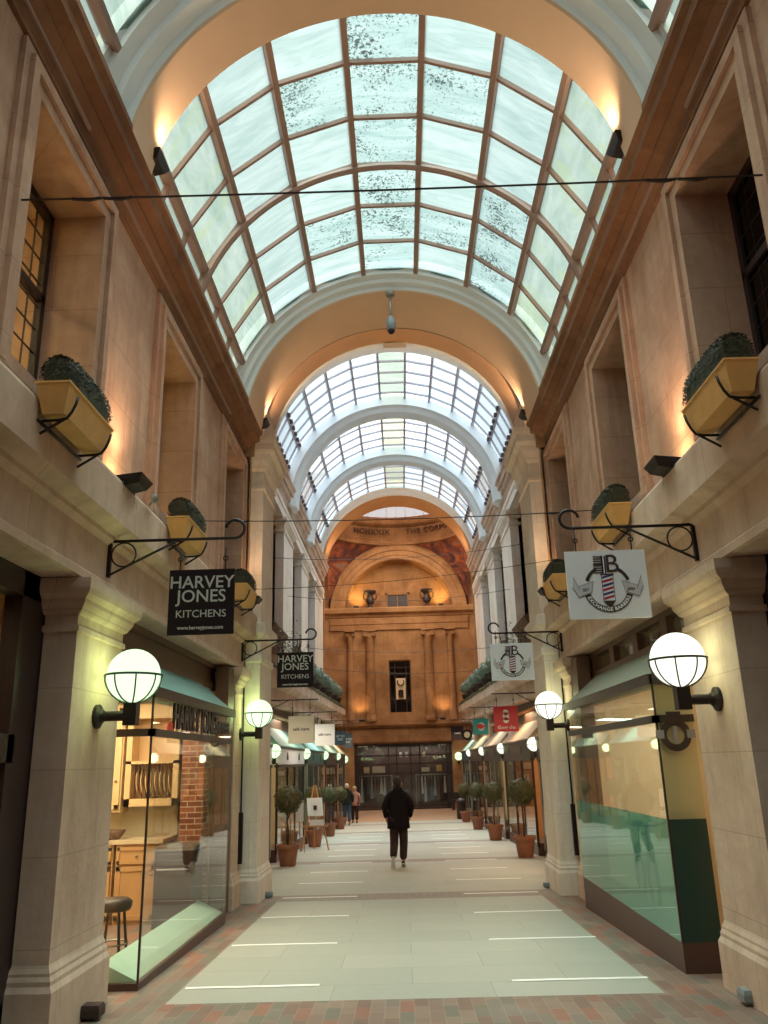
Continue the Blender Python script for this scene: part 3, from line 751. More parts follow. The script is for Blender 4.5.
XB = 4.0
PILB = [(22.3, 24.9), (27.8, 30.3), (33.1, 35.6), (38.5, 41.2)]
for s, side in SIDES:
    # wall behind pilasters, with window openings
    w = MB(); xi, xo = s * 4.3, s * 5.0
    solid = PILB + [(41.2, 43.2)]
    for (a, b) in solid: w.box(s * (4.3 if a > 14 else 4.0), xo, a, b, 3.5, 10.2)
    wins = [(24.9, 27.8), (30.3, 33.1), (35.6, 38.5)]
    for (a, b) in wins: w.box(xi, xo, a, b, 3.5, 5.6); w.box(xi, xo, a, b, 9.9, 10.2)
    w.box(xo, s * 5.3, 22.2, 43.2, 3.5, 12.5)
    struct(w.build('wall_far_' + side, 'stone'), f'{side} wall of the far arcade behind the pale pilasters')
    for (a, b) in PILB:
        p = MB(); p.stack(s * 4.45, s * XB, a, b, [(.06, 4.3), (.06, 4.55), (.02, 4.62), (0, 4.66), (0, 9.55), (.04, 9.58), (.04, 9.66), (0, 9.68), (0, 9.82), (.05, 9.88), (.12, 9.98), (.14, 10.0), (.14, 10.1)])
        k = PILB.index((a, b))
        o = struct(p.build(f'trim_{trim_n}', 'white_stone'), ['first', 'second', 'third', 'last'][k] + f' pale pilaster of the far arcade on the {side}'); trim_n += 1; o['category'] = 'pilaster'
    w = MB(); w.box(s * 4.45, s * 4.05, 41.2, 43.2, 4.0, 10.1)
    struct(w.build('wall_far_end_' + side, 'white_stone'))
    # entablature + cornice (rises gently like the vault)
    e = MB(); P = lambda p, z: (s * (XB - p), z)
    e.extr_y([P(-1.2, 10.1), P(0, 10.1), P(0, 10.4), P(.03, 10.42), P(.03, 10.6), P(-1.2, 10.6)], 22.2, 43.1)
    struct(e.build('trim_far_frieze', 'white_stone'), f'pale frieze above the {side} pilasters of the far arcade')
    e = MB(); e.extr_y([P(-1.2, 10.55), P(0, 10.55), P(.04, 10.75), P(.12, 10.85), P(.14, 11.0), P(.2, 11.02), P(.22, 11.2), P(.28, 11.26), P(.28, 11.36), P(-1.2, 11.36)], 22.2, 43.1, SL, YB0)
    struct(e.build('trim_far_cornice', 'ledge'), f'moulded cornice of the far arcade on the {side}')
    # windows
    for k, (a, b) in enumerate(wins):
        root = thing(f'window_{wn}', ['first', 'second', 'third'][k] + f' tall dark window between the far pilasters on the {side}', 'window'); wn += 1; root['kind'] = 'structure'
        fr = MB(); fx = s * 4.55; y0, y1, z0, z1 = a, b, 5.6, 9.9
        for (p0, p1) in ((y0, y0 + .14), (y1 - .14, y1), ((y0 + y1) / 2 - .06, (y0 + y1) / 2 + .06)): fr.box(fx - .06, fx + .06, p0, p1, z0, z1)
        for (q0, q1) in ((z0, z0 + .14), (z1 - .14, z1), (7.2, 7.3), (8.6, 8.7)): fr.box(fx - .06, fx + .06, y0, y1, q0, q1)
        fr.build('window_frame', 'dark', root)
        g = MB(); g.box(fx - .01, fx + .01, y0 + .1, y1 - .1, z0 + .1, z1 - .1); g.build('window_pane', 'glass_dark', root)
        sb = MB(); sb.hexa([(s * 4.5, y0 + .15, 5.35), (s * 4.2, y0 + .15, 5.2), (s * 4.2, y1 - .15, 5.2), (s * 4.5, y1 - .15, 5.35), (s * 4.5, y0 - .0, 6.0), (s * 3.8, y0 - .0, 5.85), (s * 3.8, y1 + .0, 5.85), (s * 4.5, y1 + .0, 6.0)])
        sb.build('window_sill', 'brown_wood', root)
    # lower storey: ledge, fascia, balcony roof
    f = MB(); Q = lambda p, z: (s * (3.3 - p), z)
    f.extr_y([Q(-2, 3.05), Q(0, 3.05), Q(.03, 3.1), (s * 3.3, 3.15), (s * 3.3, 3.5), Q(.06, 3.55), Q(.14, 3.6), Q(.16, 3.62), Q(.16, 3.92), Q(.12, 3.95), Q(-2, 3.95)], 14.95, 46.5, 0.021, 18.0)
    struct(f.build('trim_far_ledge', 'ledge'), f'pale stone balcony ledge above the far shops on the {side}')
    w = MB(); w.box(s * 7.0, s * 7.3, 13.3, 46, -1.4, 4.2); w.box(s * 3.75, s * 7, 13.3, 46, 4.16, 4.3); struct(w.build('wall_back_' + side, 'dark_wall'))
    for k, yc in enumerate((20.4, 27.0, 33.6, 40.2)):
        p = MB(); zb = fz(yc) - .05
        dz = 0.021 * (yc - 18)
        p.stack(s * 3.9, s * 3.4, yc - .42, yc + .42, [(.08, zb), (.08, zb + .4), (.03, zb + .5), (0, zb + .55), (0, 2.75 + dz), (.03, 2.8 + dz), (.08, 2.95 + dz), (.1, 3.08 + dz)])
        o = struct(p.build(f'trim_{trim_n}', 'pier'), f'low stone pier between the far shops on the {side}, ' + ['first', 'second', 'third', 'fourth'][k] + ' along'); trim_n += 1; o['category'] = 'pier'

# ================================================================== ROTUNDA
CY, RD, ZS = 47.5, 4.5, 11.0
YW = 52.0
w = MB()
# end wall with arched niche (one piece, niche recessed 1.1 m)
nw, nz0 = 3.48, 11.2
N = 32
def ringpts(r, cz, n=N): return [(-r * cos(pi * i / n), cz + r * sin(pi * i / n)) for i in range(n + 1)]
inner = ringpts(3.48, 10.85)
outer = [(-4.6 if x < 0 else 4.6, 10.85 + 0) for x, z in inner]
w.box(-7, -4.4, YW, YW + .3, -1.3, 16.2); w.box(4.4, 7, YW, YW + .3, -1.3, 16.2)
out2 = ringpts(4.45, 10.85)
vs = [(x, YW, z) for x, z in inner] + [(x, YW, z) for x, z in out2]
fs = [(i, i + 1, i + 2 + N, i + 1 + N) for i in range(N)]
w.add(vs, fs)
vs = [(x, YW, z) for x, z in inner] + [(x, YW + 1.2, z) for x, z in inner]
w.add(vs, fs)
w.add([(x, YW + 1.2, z) for x, z in inner], [tuple(range(N + 1))])
vs = [(x, YW, z) for x, z in out2] + [(x, YW, 16.2) for x, z in out2]; w.add(vs, fs)
w.box(-4.4, 4.4, YW, YW + 1.3, 10.6, 11.2)
# wall below the cornice with the tall window and shop opening
w.box(-4.4, -3.0, YW, YW + .6, -1.3, 10.6); w.box(3.0, 4.4, YW, YW + .6, -1.3, 10.6)
w.box(-3.0, -.72, YW, YW + .6, 2.75, 10.6); w.box(.62, 3.0, YW, YW + .6, 2.75, 10.6)
w.box(-.72, .62, YW, YW + .6, 2.75, 4.55); w.box(-.72, .62, YW, YW + .6, 7.75, 10.6)
struct(w.build('wall_end', 'gold_stone'), 'honey stone end wall of the domed hall with arched niche')
t = MB()
t.arc([(YW + .0, 3.5), (YW - .10, 3.52), (YW - .10, 3.75), (YW - .16, 3.78), (YW - .16, 4.05), (YW - .24, 4.1), (YW - .24, 4.4), (YW, 4.45)], 10.85, n=64)
struct(t.build('trim_niche_arch', 'gold_stone', smooth=True, angle=.5), 'moulded stone archivolt around the lit niche')
t = MB(); t.extr_x([(YW, 10.55), (YW - .06, 10.6), (YW - .06, 10.72), (YW - .3, 10.85), (YW - .32, 11.1), (YW - .26, 11.18), (YW, 11.2)], -6, 6)
t.extr_x([(YW, 9.75), (YW - .1, 9.75), (YW - .1, 10.1), (YW - .14, 10.12), (YW - .14, 10.5), (YW, 10.55)], -4.4, 4.4)
struct(t.build('trim_end_cornice', 'gold_stone'), 'stone cornice below the lit niche')
t = MB(); t.extr_x([(YW, 3.7), (YW - .15, 3.72), (YW - .3, 3.85), (YW - .3, 4.08), (YW, 4.1)], -4.6, 4.6); t.box(-3.15, 3.1, YW - .1, YW, 2.85, 3.6)
struct(t.build('trim_end_ledge', 'gold_stone'), 'stone ledge above the clothes shop at the end')
t = MB(); t.box(-1.0, .9, YW - .08, YW, 7.8, 8.7); t.box(-1.0, -.74, YW - .08, YW, 4.6, 7.8); t.box(.64, .9, YW - .08, YW, 4.6, 7.8); t.box(-1.1, 1.0, YW - .12, YW, 4.1, 4.6)
struct(t.build('trim_end_window_surround', 'gold_stone'), 'plain stone surround of the tall end window')
# half columns with scrolled capitals
for k, (x, r) in enumerate(((-3.15, .22), (-1.9, .3), (1.78, .3), (3.18, .22))):
    c = MB(); c.lathe([(r * 1.3, 4.08), (r * 1.3, 4.25), (r * 1.15, 4.3), (r * 1.15, 4.4), (r, 4.45), (r * .98, 6.5), (r * .86, 9.2), (r * .95, 9.25), (r * .9, 9.3)], (x, YW - .12, 0), 24)
    c.box(x - r * 1.35, x + r * 1.35, YW - .5, YW, 9.62, 9.75)
    for sx in (-1, 1):
        cc = []; 
        for q in range(15):
            a = q / 14 * 2.6 * pi; rr = r * .5 * (1 - q / 18); cc.append((x + sx * (r * .95) + sx * rr * cos(a) * .9, YW - .12 - r, 9.42 + rr * sin(a)))
        c.tube(cc, .045, 6)
        c.tube([(x + sx * r * .95, YW - .12 - r - .02, 9.42), (x + sx * r * .95, YW, 9.42)], r * .42, 14)
    c.box(x - r * .9, x + r * .9, YW - .12 - r * .9, YW, 9.3, 9.6)
    struct(c.build('trim_column', 'gold_stone', smooth=True, angle=.6), ['slim scroll-capped half column at the left end of the wall', 'scroll-capped column left of the tall end window', 'scroll-capped column right of the tall end window', 'slim scroll-capped half column at the right end of the wall'][k])
# tall window with ornament
root = thing(f'window_{wn}', 'tall dark window in the middle of the end wall with a pale lantern behind', 'window'); wn += 1; root['kind'] = 'structure'
MB().box(-.72, .62, YW + .3, YW + .32, 4.55, 7.75).build('window_pane', 'glass_dark', root)
g = MB()
for x in (-.72, -.4, .3, .56): g.box(x, x + .06, YW + .22, YW + .3, 4.55, 7.75)
for z in (4.55, 5.4, 6.95, 7.35, 7.69): g.box(-.72, .62, YW + .22, YW + .3, z, z + .06)
g.build('window_frame', 'dark', root)
g = MB()
g.box(-.32, .28, YW + .16, YW + .19, 5.4, 6.7); g.build('window_panel', 'cream', root)
g = MB()
g.tube([(-.02 + .2 * cos(q * pi / 10), YW + .10, 6.45 + .2 * sin(q * pi / 10)) for q in range(8, 23)], .035, 6)
g.lathe([(.0, 5.5), (.16, 5.55), (.16, 5.95), (0, 6.0)], (-.02, YW + .10, 0), 12)
g.build('window_ornament', 'dark', root)
# dark small window in niche
root = thing(f'window_{wn}', 'small square dark window inside the lit niche', 'window'); wn += 1; root['kind'] = 'structure'
MB().box(-.72, .6, YW + 1.1, YW + 1.14, 11.2, 12.2).build('window_pane', 'dark', root)
g = MB(); g.box(-.85, -.72, YW + 1.02, YW + 1.2, 11.2, 12.35); g.box(.6, .73, YW + 1.02, YW + 1.2, 11.2, 12.35); g.box(-.85, .73, YW + 1.02, YW + 1.2, 12.2, 12.35); g.box(-.1, -.04, YW + 1.05, YW + 1.1, 11.2, 12.2)
g.build('window_frame', 'gold_stone', root)
# pendentives
def pendentive(s, mat, name, label):
    mb = MB(); n, m = 20, 10; R2 = RD * sqrt(2); vs = []; fs = []
    # from the end-wall arch apex (x=0,y=YW) round to the side-wall arch apex
    for i in range(n + 1):
        th = pi / 2 * i / n      # azimuth from +Y toward side
        dx, dy = sin(th), cos(th)
        # lowest point on this azimuth where sphere meets the square room
        d = RD / max(dx, dy)
        zl = sqrt(max(R2 * R2 - d * d, 0))
        for j in range(m + 1):
            z = zl + (RD - zl) * j / m if zl < RD else RD
            h = sqrt(max(R2 * R2 - z * z, 0)); vs.append((s * dx * h, CY + dy * h, ZS - .05 + z))
    for i in range(n):
        for j in range(m): a = i * (m + 1) + j; fs.append((a, a + 1, a + m + 2, a + m + 1))
    mb.add(vs, fs); return struct(mb.build(name, mat, smooth=True), label)
pendentive(-1, 'fresco', 'ceiling_fresco', 'dark painted fresco in the left corner below the dome')
pendentive(1, 'fresco', 'ceiling_fresco', 'orange painted fresco in the right corner below the dome')
# drum ring, cornices, dome
RING = [(4.7, 15.3), (4.42, 15.32), (4.42, 15.5), (4.5, 15.55), (4.5, 15.75), (4.6, 15.8), (4.6, 16.55), (4.5, 16.58), (4.32, 16.72), (4.28, 16.85), (4.3, 16.95), (4.75, 17.05), (4.75, 17.3)]
d = MB(); seg = 96; vs = []; fs = []
for r, z in RING:
    for k in range(seg): a = 2 * pi * k / seg; vs.append((r * cos(a), CY + r * sin(a), z))
for i in range(len(RING) - 1):
    for k in range(seg): a = i * seg + k; b = i * seg + (k + 1) % seg; fs.append((a, b, b + seg, a + seg))
d.add(vs, fs); dome = struct(d.build('ceiling_dome_ring', 'gold_stone', smooth=True, angle=.5), 'curved stone ring with carved lettering under the dome')
d = MB(); d.lathe([(4.75, 18.9), (4.6, 20.3), (3.9, 21.8), (2.6, 22.9), (1.0, 23.4), (0.001, 23.5)], (0, CY, 0), 64); d.lathe([(5.2, 17.3), (5.2, 18.9), (5.3, 18.9), (5.3, 17.3)], (0, CY, 0), 48); d.f = [f for f in d.f if len(f) == 4]
struct(d.build('ceiling_dome', 'soffit', smooth=True, angle=.5), 'shallow dome above the lettered ring')
d = MB(); d.lathe([(4.95, 17.3), (4.95, 18.9)], (0, CY, 0), 64); d.f = [f for f in d.f if len(f) == 4]
struct(d.build('window_dome_light', 'skylight'), 'pale band of dome windows above the ring')
d = MB()
for k in range(48): a = 2 * pi * k / 48; d.tube([(4.85 * cos(a), CY + 4.85 * sin(a), 17.3), (4.85 * cos(a), CY + 4.85 * sin(a), 18.9)], .045, 4)
struct(d.build('window_dome_bars', 'white_paint'))
def ringtext(txt, size, x_center, r=4.57, z=16.17):
    me = textmesh(txt, size, .03, .006, spacing=1.15)
    for v in me.vertices:
        x, y_, z_ = v.co; a = pi / 2 - (x + x_center) / r; rr = r - z_ ; v.co = (rr * cos(a), CY + rr * sin(a), z + y_)
    me.materials.clear(); me.materials.append(M['copper_letter'])
    o = bpy.data.objects.new('inscription', me); COL.objects.link(o); o.parent = dome
ringtext('MCMXXIX', .5, -1.7, 4.5, 16.2); ringtext('THE CORPORATION', .5, 3.2, 4.5, 16.2)
# rotunda walls closing the sides
w = MB()
for s in (-1, 1): w.box(s * 5.2, s * 7, 43.0, 53, -1.4, 17.2); w.box(s * 4.0, s * 7, 43.1, 43.4, 3.5, 17.2)
w.box(-7, 7, 43.05, 43.12, 15.2, 17.3)
w.box(-7, 7, 54.3, 54.7, -1.4, 17.2)
struct(w.build('wall_hall', 'gold_stone'), 'side walls of the domed hall')
# roof slabs closing B at the sides
w = MB()
for s in (-1, 1): w.box(s * 4.2, s * 7.4, 22.2, 43.2, 12.4, 12.6)
struct(w.build('ceiling_roof', 'dark_wall'))
# ================================================================== SHOPS of section A
GX = 2.43
def area(name, loc, e, col, sx, sy, tgt): return light('AREA', name, loc, e, col, sx, sy, target=tgt)
def bay_shell(s, side, y0, y1, zf, zc, xb, wall, name_no, back=None):
    m = MB(); x0, x1 = s * 2.75, s * xb
    m.box(x1, x1 + s * .08, y0, y1, zf, zc); m.box(x0, x1, y0 - .04, y0, zf, zc); m.box(x0, x1, y1, y1 + .04, zf, zc)
    struct(m.build('wall_shop', wall), f'painted inner walls of the {name_no}')
    m = MB(); m.box(s * 2.85, x1, y0, y1, zf - .05, zf); struct(m.build('floor_shop', 'shop_floor'), f'inner floor of the {name_no}')
    m = MB(); m.box(s * 2.9, x1, y0, y1, zc, zc + .05); struct(m.build('ceiling_shop', 'white_paint'), f'inner ceiling of the {name_no}')

# --- left: kitchen showroom bay
def glassbay(s, y0, y1, label, zp0, zp1, awn, film, side_mat, ztop=2.36, deep=.36):
    """projecting glazed bay: plinth, front and return panes, transom bar, raking canopy"""
    r = thing('shop_bay_window', label, 'shop window', (0, 0, 0))
    xf, xb = s * GX, s * (GX + deep)
    p = MB()
    def slab(x_in, x_out, ya, yb, za, zb): p.box(x_in, x_out, ya, yb, za, zb)
    z00, z01 = fz(y0) - .02, fz(y1) - .02
    p.hexa([(xf, y0, z00), (xb, y0, z00), (xb, y1, z01), (xf, y1, z01), (xf, y0, zp0), (xb, y0, zp0), (xb, y1, zp1), (xf, y1, zp1)])
    p.build('plinth', 'plinth', r)
    zt = 1.95
    if film:
        zfm = 1.07
        g = MB(); g.hexa([(xf, y0, zp0), (xf + s * .01, y0, zp0), (xf + s * .01, y1, zp1), (xf, y1, zp1), (xf, y0, zfm), (xf + s * .01, y0, zfm), (xf + s * .01, y1, zfm), (xf, y1, zfm)])
        tag(g.build('filmed_pane', 'glass_teal', r), 'lower pane under teal film')
        g = MB(); g.box(xf, xf + s * .01, y0, y1, zfm, ztop); g.build('front_pane', 'glass', r)
    else:
        g = MB(); g.hexa([(xf, y0, zp0), (xf + s * .01, y0, zp0), (xf + s * .01, y1, zp1), (xf, y1, zp1), (xf, y0, ztop), (xf + s * .01, y0, ztop), (xf + s * .01, y1, ztop), (xf, y1, ztop)])
        g.build('front_pane', 'glass', r)
    for yy, nm in ((y0, 'return_pane'), (y1, 'return_pane')):
        if film and yy == y0:
            g = MB(); g.box(xf, xb, yy, yy + .01, 1.07, ztop); g.build(nm, 'glass', r)
            g = MB(); g.box(xf + s * .01, xb, yy, yy + .012, zp0, 1.07); tag(g.build('dark_return_panel', plain('dark_teal_panel', srgb(34, 66, 64), .3), r), 'dark teal lower panel')
        else:
            g = MB(); g.box(xf, xb, yy, yy + .01, zp0 if yy == y0 else zp1, ztop); g.build(nm, 'glass', r)
    b = MB(); b.box(xf - s * .03, xf + s * .03, y0 - .03, y1, zt, zt + .07); b.box(xf - s * .03, xb, y0 - .03, y0 + .03, zt, zt + .07)
    b.build('transom_bar', 'dark', r)
    e = MB(); e.box(xf - s * .004, xf + s * .014, y0 - .006, y0 + .014, zp0, ztop); e.build('corner_joint', 'dark', r)
    a = MB()  # raking canopy with a dark front rail
    xo = xf - s * .04
    a.hexa([(xo, y0 - .06, ztop), (xb, y0 - .06, ztop), (xb, y1 + .03, ztop), (xo, y1 + .03, ztop), (xo, y0 - .06, ztop + .03), (xb + s * .05, y0 + .1, ztop + .42), (xb + s * .05, y1 - .1, ztop + .42), (xo, y1 + .03, ztop + .03)])
    a.build('canopy', awn, r)
    a = MB(); a.box(xo - s * .02, xo + s * .02, y0 - .09, y1 + .04, ztop - .05, ztop + .05); a.box(xo, xb, y0 - .09, y0 - .05, ztop - .05, ztop + .05)
    a.build('canopy_rail', 'dark', r)
    return r
bayL = glassbay(-1, 8.05, 11.75, 'tall glass corner bay with teal canopy and brown plinth on the left, kitchen inside', -.16, -.18, 'awning_teal', False, None)
bayR = glassbay(1, 8.2, 12.4, 'tall glass corner bay with teal lower film and brown plinth on the right', .03, .06, 'awning_green', True, None)
text('lettering', 'HARVEY JONES', .36, 'letter_dark', bayL, (-2.41, 9.75, 2.16), .012, .006, '+X', sx=.86)
text('lettering_shadow', 'HARVEY JONES', .36, 'letter', bayL, (-2.425, 9.77, 2.15), .003, .012, '+X', sx=.86)
text('small_lettering', 'KITCHENS', .2, 'letter_dark', bayL, (-2.41, 11.2, 2.14), .01, .004, '+X', sx=.7)
m = MB(); m.lathe([(0.001, -.004), (.12, -.004), (.12, .004), (.001, .004)], (0, 0, 0), 20)
lg = m.build('round_sticker', 'fish_red', bayL); lg.rotation_euler = (0, pi / 2, 0); lg.scale = (.45, 1, 1); lg.location = (-2.415, 8.65, 2.05)
# pale teal display sill inside the left bay
m = MB(); m.hexa([(-2.46, 8.1, -.2), (-2.78, 8.1, -.2), (-2.78, 11.7, -.2), (-2.46, 11.7, -.2), (-2.46, 8.1, -.15), (-2.78, 8.1, -.0), (-2.78, 11.7, -.02), (-2.46, 11.7, -.17)])
m.build('display_sill', plain('pale_teal_sill', srgb(190, 224, 206), .5), bayL)
# dark framing over the bays: beam, clerestory lights (right), posts
for s, side in SIDES:
    m = MB()
    xa, xb_ = s * (HW + .24), s * (HW + .42)
    m.box(xa, xb_, 7.6, 12.95, 2.78, 2.86); m.box(xa, xb_, 7.6, 12.95, 3.08, 3.16); m.box(s * (HW + .0), s * (HW + .2), 12.45, 12.88, -.4, 3.1)
    m.box(xa, xb_, 7.6, 8.0, 2.4, 3.1)
    if s > 0:
        for yy in (7.7, 8.85, 10.0, 11.15, 12.3): m.box(xa, xb_, yy, yy + .22, 2.86, 3.08)
    else: m.box(s * (HW + .3), xb_, 7.6, 12.95, 2.8, 3.1)
    root = thing('shopfront', f'dark brown timber shopfront frame and transom over the {side} glass bay', 'shopfront frame')
    m.build('frame', 'brown_wood', root)
    if s > 0:
        g = MB(); g.box(s * (HW + .32), s * (HW + .33), 7.7, 12.4, 2.86, 3.08); tag(g.build('clerestory_pane', shopglass('hazy_clerestory_glass', film=srgb(150, 134, 116), film_fac=.6), root), 'hazy clerestory panes')
bay_shell(-1, 'left', 7.75, 12.5, -.4, 2.75, 6.0, 'cream', 'left kitchen showroom')
bay_shell(1, 'right', 7.75, 12.7, -.15, 2.75, 5.2, 'cream', 'right barber shop')
area('showroom_ceiling_glow', (-4.2, 10.0, 2.65), 150, (1.0, .8, .56), 2.2, 3.2, (-4.2, 10.0, 0))
area('barber_ceiling_glow', (4.0, 10.2, 2.65), 95, (1.0, .88, .7), 1.8, 3.2, (4.0, 10.2, 0))
# cream blind just behind the return pane on the right
t = thing('window_blind', 'plain cream blind standing behind the corner glass of the right bay', 'blind', (0, 0, 0))
MB().box(2.47, 3.3, 8.27, 8.29, .1, 2.33).build('blind_cloth', 'cream', t)
MB().tube([(2.47, 8.28, 2.34), (3.3, 8.28, 2.34)], .02, 8).build('roller', 'dark', t)

# --- kitchen furniture
def door_panel(mb, x0, x1, y, z0, z1, fr=.06):
    mb.box(x0, x1, y - .02, y, z0, z1)
    for (a, b, c, d) in ((x0, x1, z1 - fr, z1), (x0, x1, z0, z0 + fr), (x0, x0 + fr, z0, z1), (x1 - fr, x1, z0, z1)): mb.box(a, b, y - .035, y - .02, c, d)
yk = 11.85
units = [(-5.2, -4.62), (-4.58, -4.0), (-3.96, -3.38)]
for k, (a, b) in enumerate(units):
    t = thing('base_cabinet', ['ochre base cabinet deepest inside the showroom', 'ochre base cabinet in the middle of the kitchen run', 'ochre base cabinet of the kitchen run closest to the window glass'][k], 'cabinet', (0, 0, 0), group='ochre base cabinets of the showroom')
    MB().box(a, b, yk, yk + .58, -.38, .68).build('body', 'oak_cab', t)
    m = MB(); door_panel(m, a + .02, b - .02, yk, -.26, .4); d = m.build('door', 'oak_cab', t)
    m = MB(); door_panel(m, a + .02, b - .02, yk, .43, .64, .04); d2 = m.build('drawer', 'oak_cab', t)
    MB().ell((b - .08, yk - .05, .3), .018, .018, .018, 10, 6).build('knob', 'steel', d, True)
    MB().ell(((a + b) / 2, yk - .05, .53), .018, .018, .018, 10, 6).build('knob', 'steel', d2, True)
t = thing('worktop', 'pale worktop running along the ochre base cabinets', 'worktop'); m = MB(); m.box(-5.25, -3.32, yk - .04, yk + .6, .68, .73); m.build('slab', 'worktop', t)
t = thing('splashback', 'stone tile splashback behind the worktop', 'splashback'); MB().box(-5.3, -3.3, yk + .6, yk + .64, .73, 1.15).build('tiles', 'tile', t)
for k, (a, b) in enumerate(((-5.2, -4.62), (-4.58, -4.02))):
    t = thing('wall_cabinet', ['cream wall cabinet deepest inside the showroom', 'cream wall cabinet left of the plate rack'][k], 'cabinet', group='cream wall cabinets of the showroom')
    MB().box(a, b, yk + .22, yk + .58, 1.08, 2.55).build('body', 'cream_cab', t)
    m = MB(); door_panel(m, a + .02, b - .02, yk + .22, 1.12, 2.5); d = m.build('door', 'cream_cab', t)
    MB().ell((b - .07, yk + .17, 1.5), .018, .018, .018, 10, 6).build('knob', 'steel', d, True)
t = thing('plate_rack_cabinet', 'cream wall cabinet with an open plate rack between its shelves', 'cabinet')
m = MB(); m.box(-3.98, -3.9, yk + .22, yk + .58, 1.15, 2.55); m.box(-3.3, -3.22, yk + .22, yk + .58, 1.15, 2.55); m.box(-3.98, -3.22, yk + .22, yk + .58, 1.15, 1.25)
m.box(-3.98, -3.22, yk + .22, yk + .58, 1.72, 1.76); m.box(-3.98, -3.22, yk + .22, yk + .58, 2.35, 2.55); m.box(-3.98, -3.22, yk + .54, yk + .58, 1.15, 2.55)
m.build('body', 'cream_cab', t)
m = MB()
for k in range(10): x = -3.86 + .055 * k; m.tube([(x, yk + .26, 1.25), (x, yk + .26, 1.72)], .008, 6)
m.build('rack_bars', 'brown_wood', t)
for k in range(8):
    m = MB(); m.lathe([(.001, -.004), (.09, -.006), (.18, .01), (.185, .02), (.18, .022), (.09, .006), (.001, .006)], (0, 0, 0), 20)
    p = m.build('dinner_plate', 'cream_cab', None, True); p.rotation_euler = (0, pi / 2 - .12, 0); p.location = (-3.83 + .066 * k, yk + .4, 1.45)
    tag(p, 'cream plate standing in the wooden rack of the wall cabinet', 'plate', 'plates in the plate rack')
t = thing('serving_bowl', 'dark woven bowl on the worktop at the left', 'bowl', (-4.08, yk + .2, .73))
MB().lathe([(.001, 0), (.09, 0), (.13, .06), (.17, .12), (.155, .12), (.11, .05), (.001, .02)], (0, 0, 0), 20).build('bowl_body', 'brown_wood', t, True)
t = thing('brick_chimney_breast', 'orange brick column beside the plate rack', 'chimney breast'); MB().box(-3.18, -2.86, 12.1, 12.45, -.4, 2.7).build('bricks', 'brick_in', t)
t = thing('range_cooker', 'dark range counter seen low through the glass beside the brick column', 'cooker'); m = MB(); m.box(-3.3, -2.8, 11.4, 12.0, -.38, .62); m.build('body', 'dark', t)
m = MB(); m.box(-3.32, -2.78, 11.38, 12.0, .62, .67); m.build('hob', 'steel', t); m = MB(); m.tube([(-3.25, 11.34, .4), (-2.85, 11.34, .4)], .012, 8); m.build('rail_handle', 'steel', t)
# kitchen bar stool silhouette
t = thing('bar_stool', 'dark upholstered stool standing inside the showroom behind the corner glass', 'stool', (-3.2, 9.6, -.4))
m = MB(); m.lathe([(.001, .6), (.17, .6), (.19, .64), (.19, .69), (.15, .72), (.001, .72)], (0, 0, 0), 20); m.build('seat', 'dark', t, True)
for k in range(4):
    a = pi / 4 + k * pi / 2; MB().tube([(.12 * cos(a), .12 * sin(a), .6), (.2 * cos(a), .2 * sin(a), 0)], .016, 8).build('leg', 'dark', t)
m = MB(); m.tube([(.17 * cos(q * pi / 8), .17 * sin(q * pi / 8), .28) for q in range(17)], .01, 6); m.build('foot_ring', 'steel', t)

# --- barber shop: bicycle, mirror counter, chairs, logo on glass
def bicycle(loc, rz, label):
    t = thing('bicycle', label, 'bicycle', loc, rz)
    R = .33
    for k, (y, nm) in enumerate(((-.52, 'front_wheel'), (.52, 'rear_wheel'))):
        m = MB(); m.tube([(0, y + R * cos(q * 2 * pi / 28), R + .02 + R * sin(q * 2 * pi / 28)) for q in range(29)], .022, 8, cap=False)
        w_ = m.build('wheel', 'black', t, True)
        m = MB()
        for q in range(16): a = q * pi / 8; m.tube([(0.015 * (-1) ** q, y, R + .02), (0, y + R * cos(a), R + .02 + R * sin(a))], .002, 4)
        m.tube([(-.05, y, R + .02), (.05, y, R + .02)], .02, 8); m.build('spokes', 'steel', w_)
    m = MB(); bb = (0, .12, .3); st = (0, .26, .84); hd = (0, -.36, .86); hb = (0, -.40, .70); rw = (0, .52, .35)
    for a, b in ((bb, st), (st, hd), (hb, bb), (hd, hb)): m.tube([a, b], .016, 8)
    for x in (-.05, .05): m.tube([bb, (x, .52, .35)], .009, 6); m.tube([st, (x, .52, .35)], .008, 6)
    m.build('frame', 'dark', t, True)
    m = MB(); m.tube([hd, (0, -.42, .66)], .016, 8)
    for x in (-.05, .05): m.tube([(x, -.42, .66), (x, -.52, .35)], .011, 6)
    m.tube([(-.05, -.42, .66), (.05, -.42, .66)], .014, 6); m.build('fork', 'dark', t, True)
    m = MB(); m.tube([hd, (0, -.37, .95), (0, -.42, .97)], .013, 8); m.tube([(-.24, -.36, 1.0), (-.12, -.42, .97), (.12, -.42, .97), (.24, -.36, 1.0)], .012, 8); m.build('handlebar', 'black', t, True)
    m = MB(); m.tube([st, (0, .29, .94)], .012, 8); m.ell((0, .28, .96), .075, .13, .03, 14, 8); m.build('saddle', 'black', t, True)
    m = MB(); m.tube([(.05, .12 - .1, .2), (.05, .12 + .1, .4)], .01, 6); m.tube([(.05 + .0, .12 + .09 * cos(q * pi / 8), .3 + .09 * sin(q * pi / 8)) for q in range(17)], .008, 5); m.build('crank', 'steel', t, True)
    return t
bicycle((3.0, 11.25, -.15), -.12, 'bicycle standing end-on behind the teal-filmed glass of the right bay')
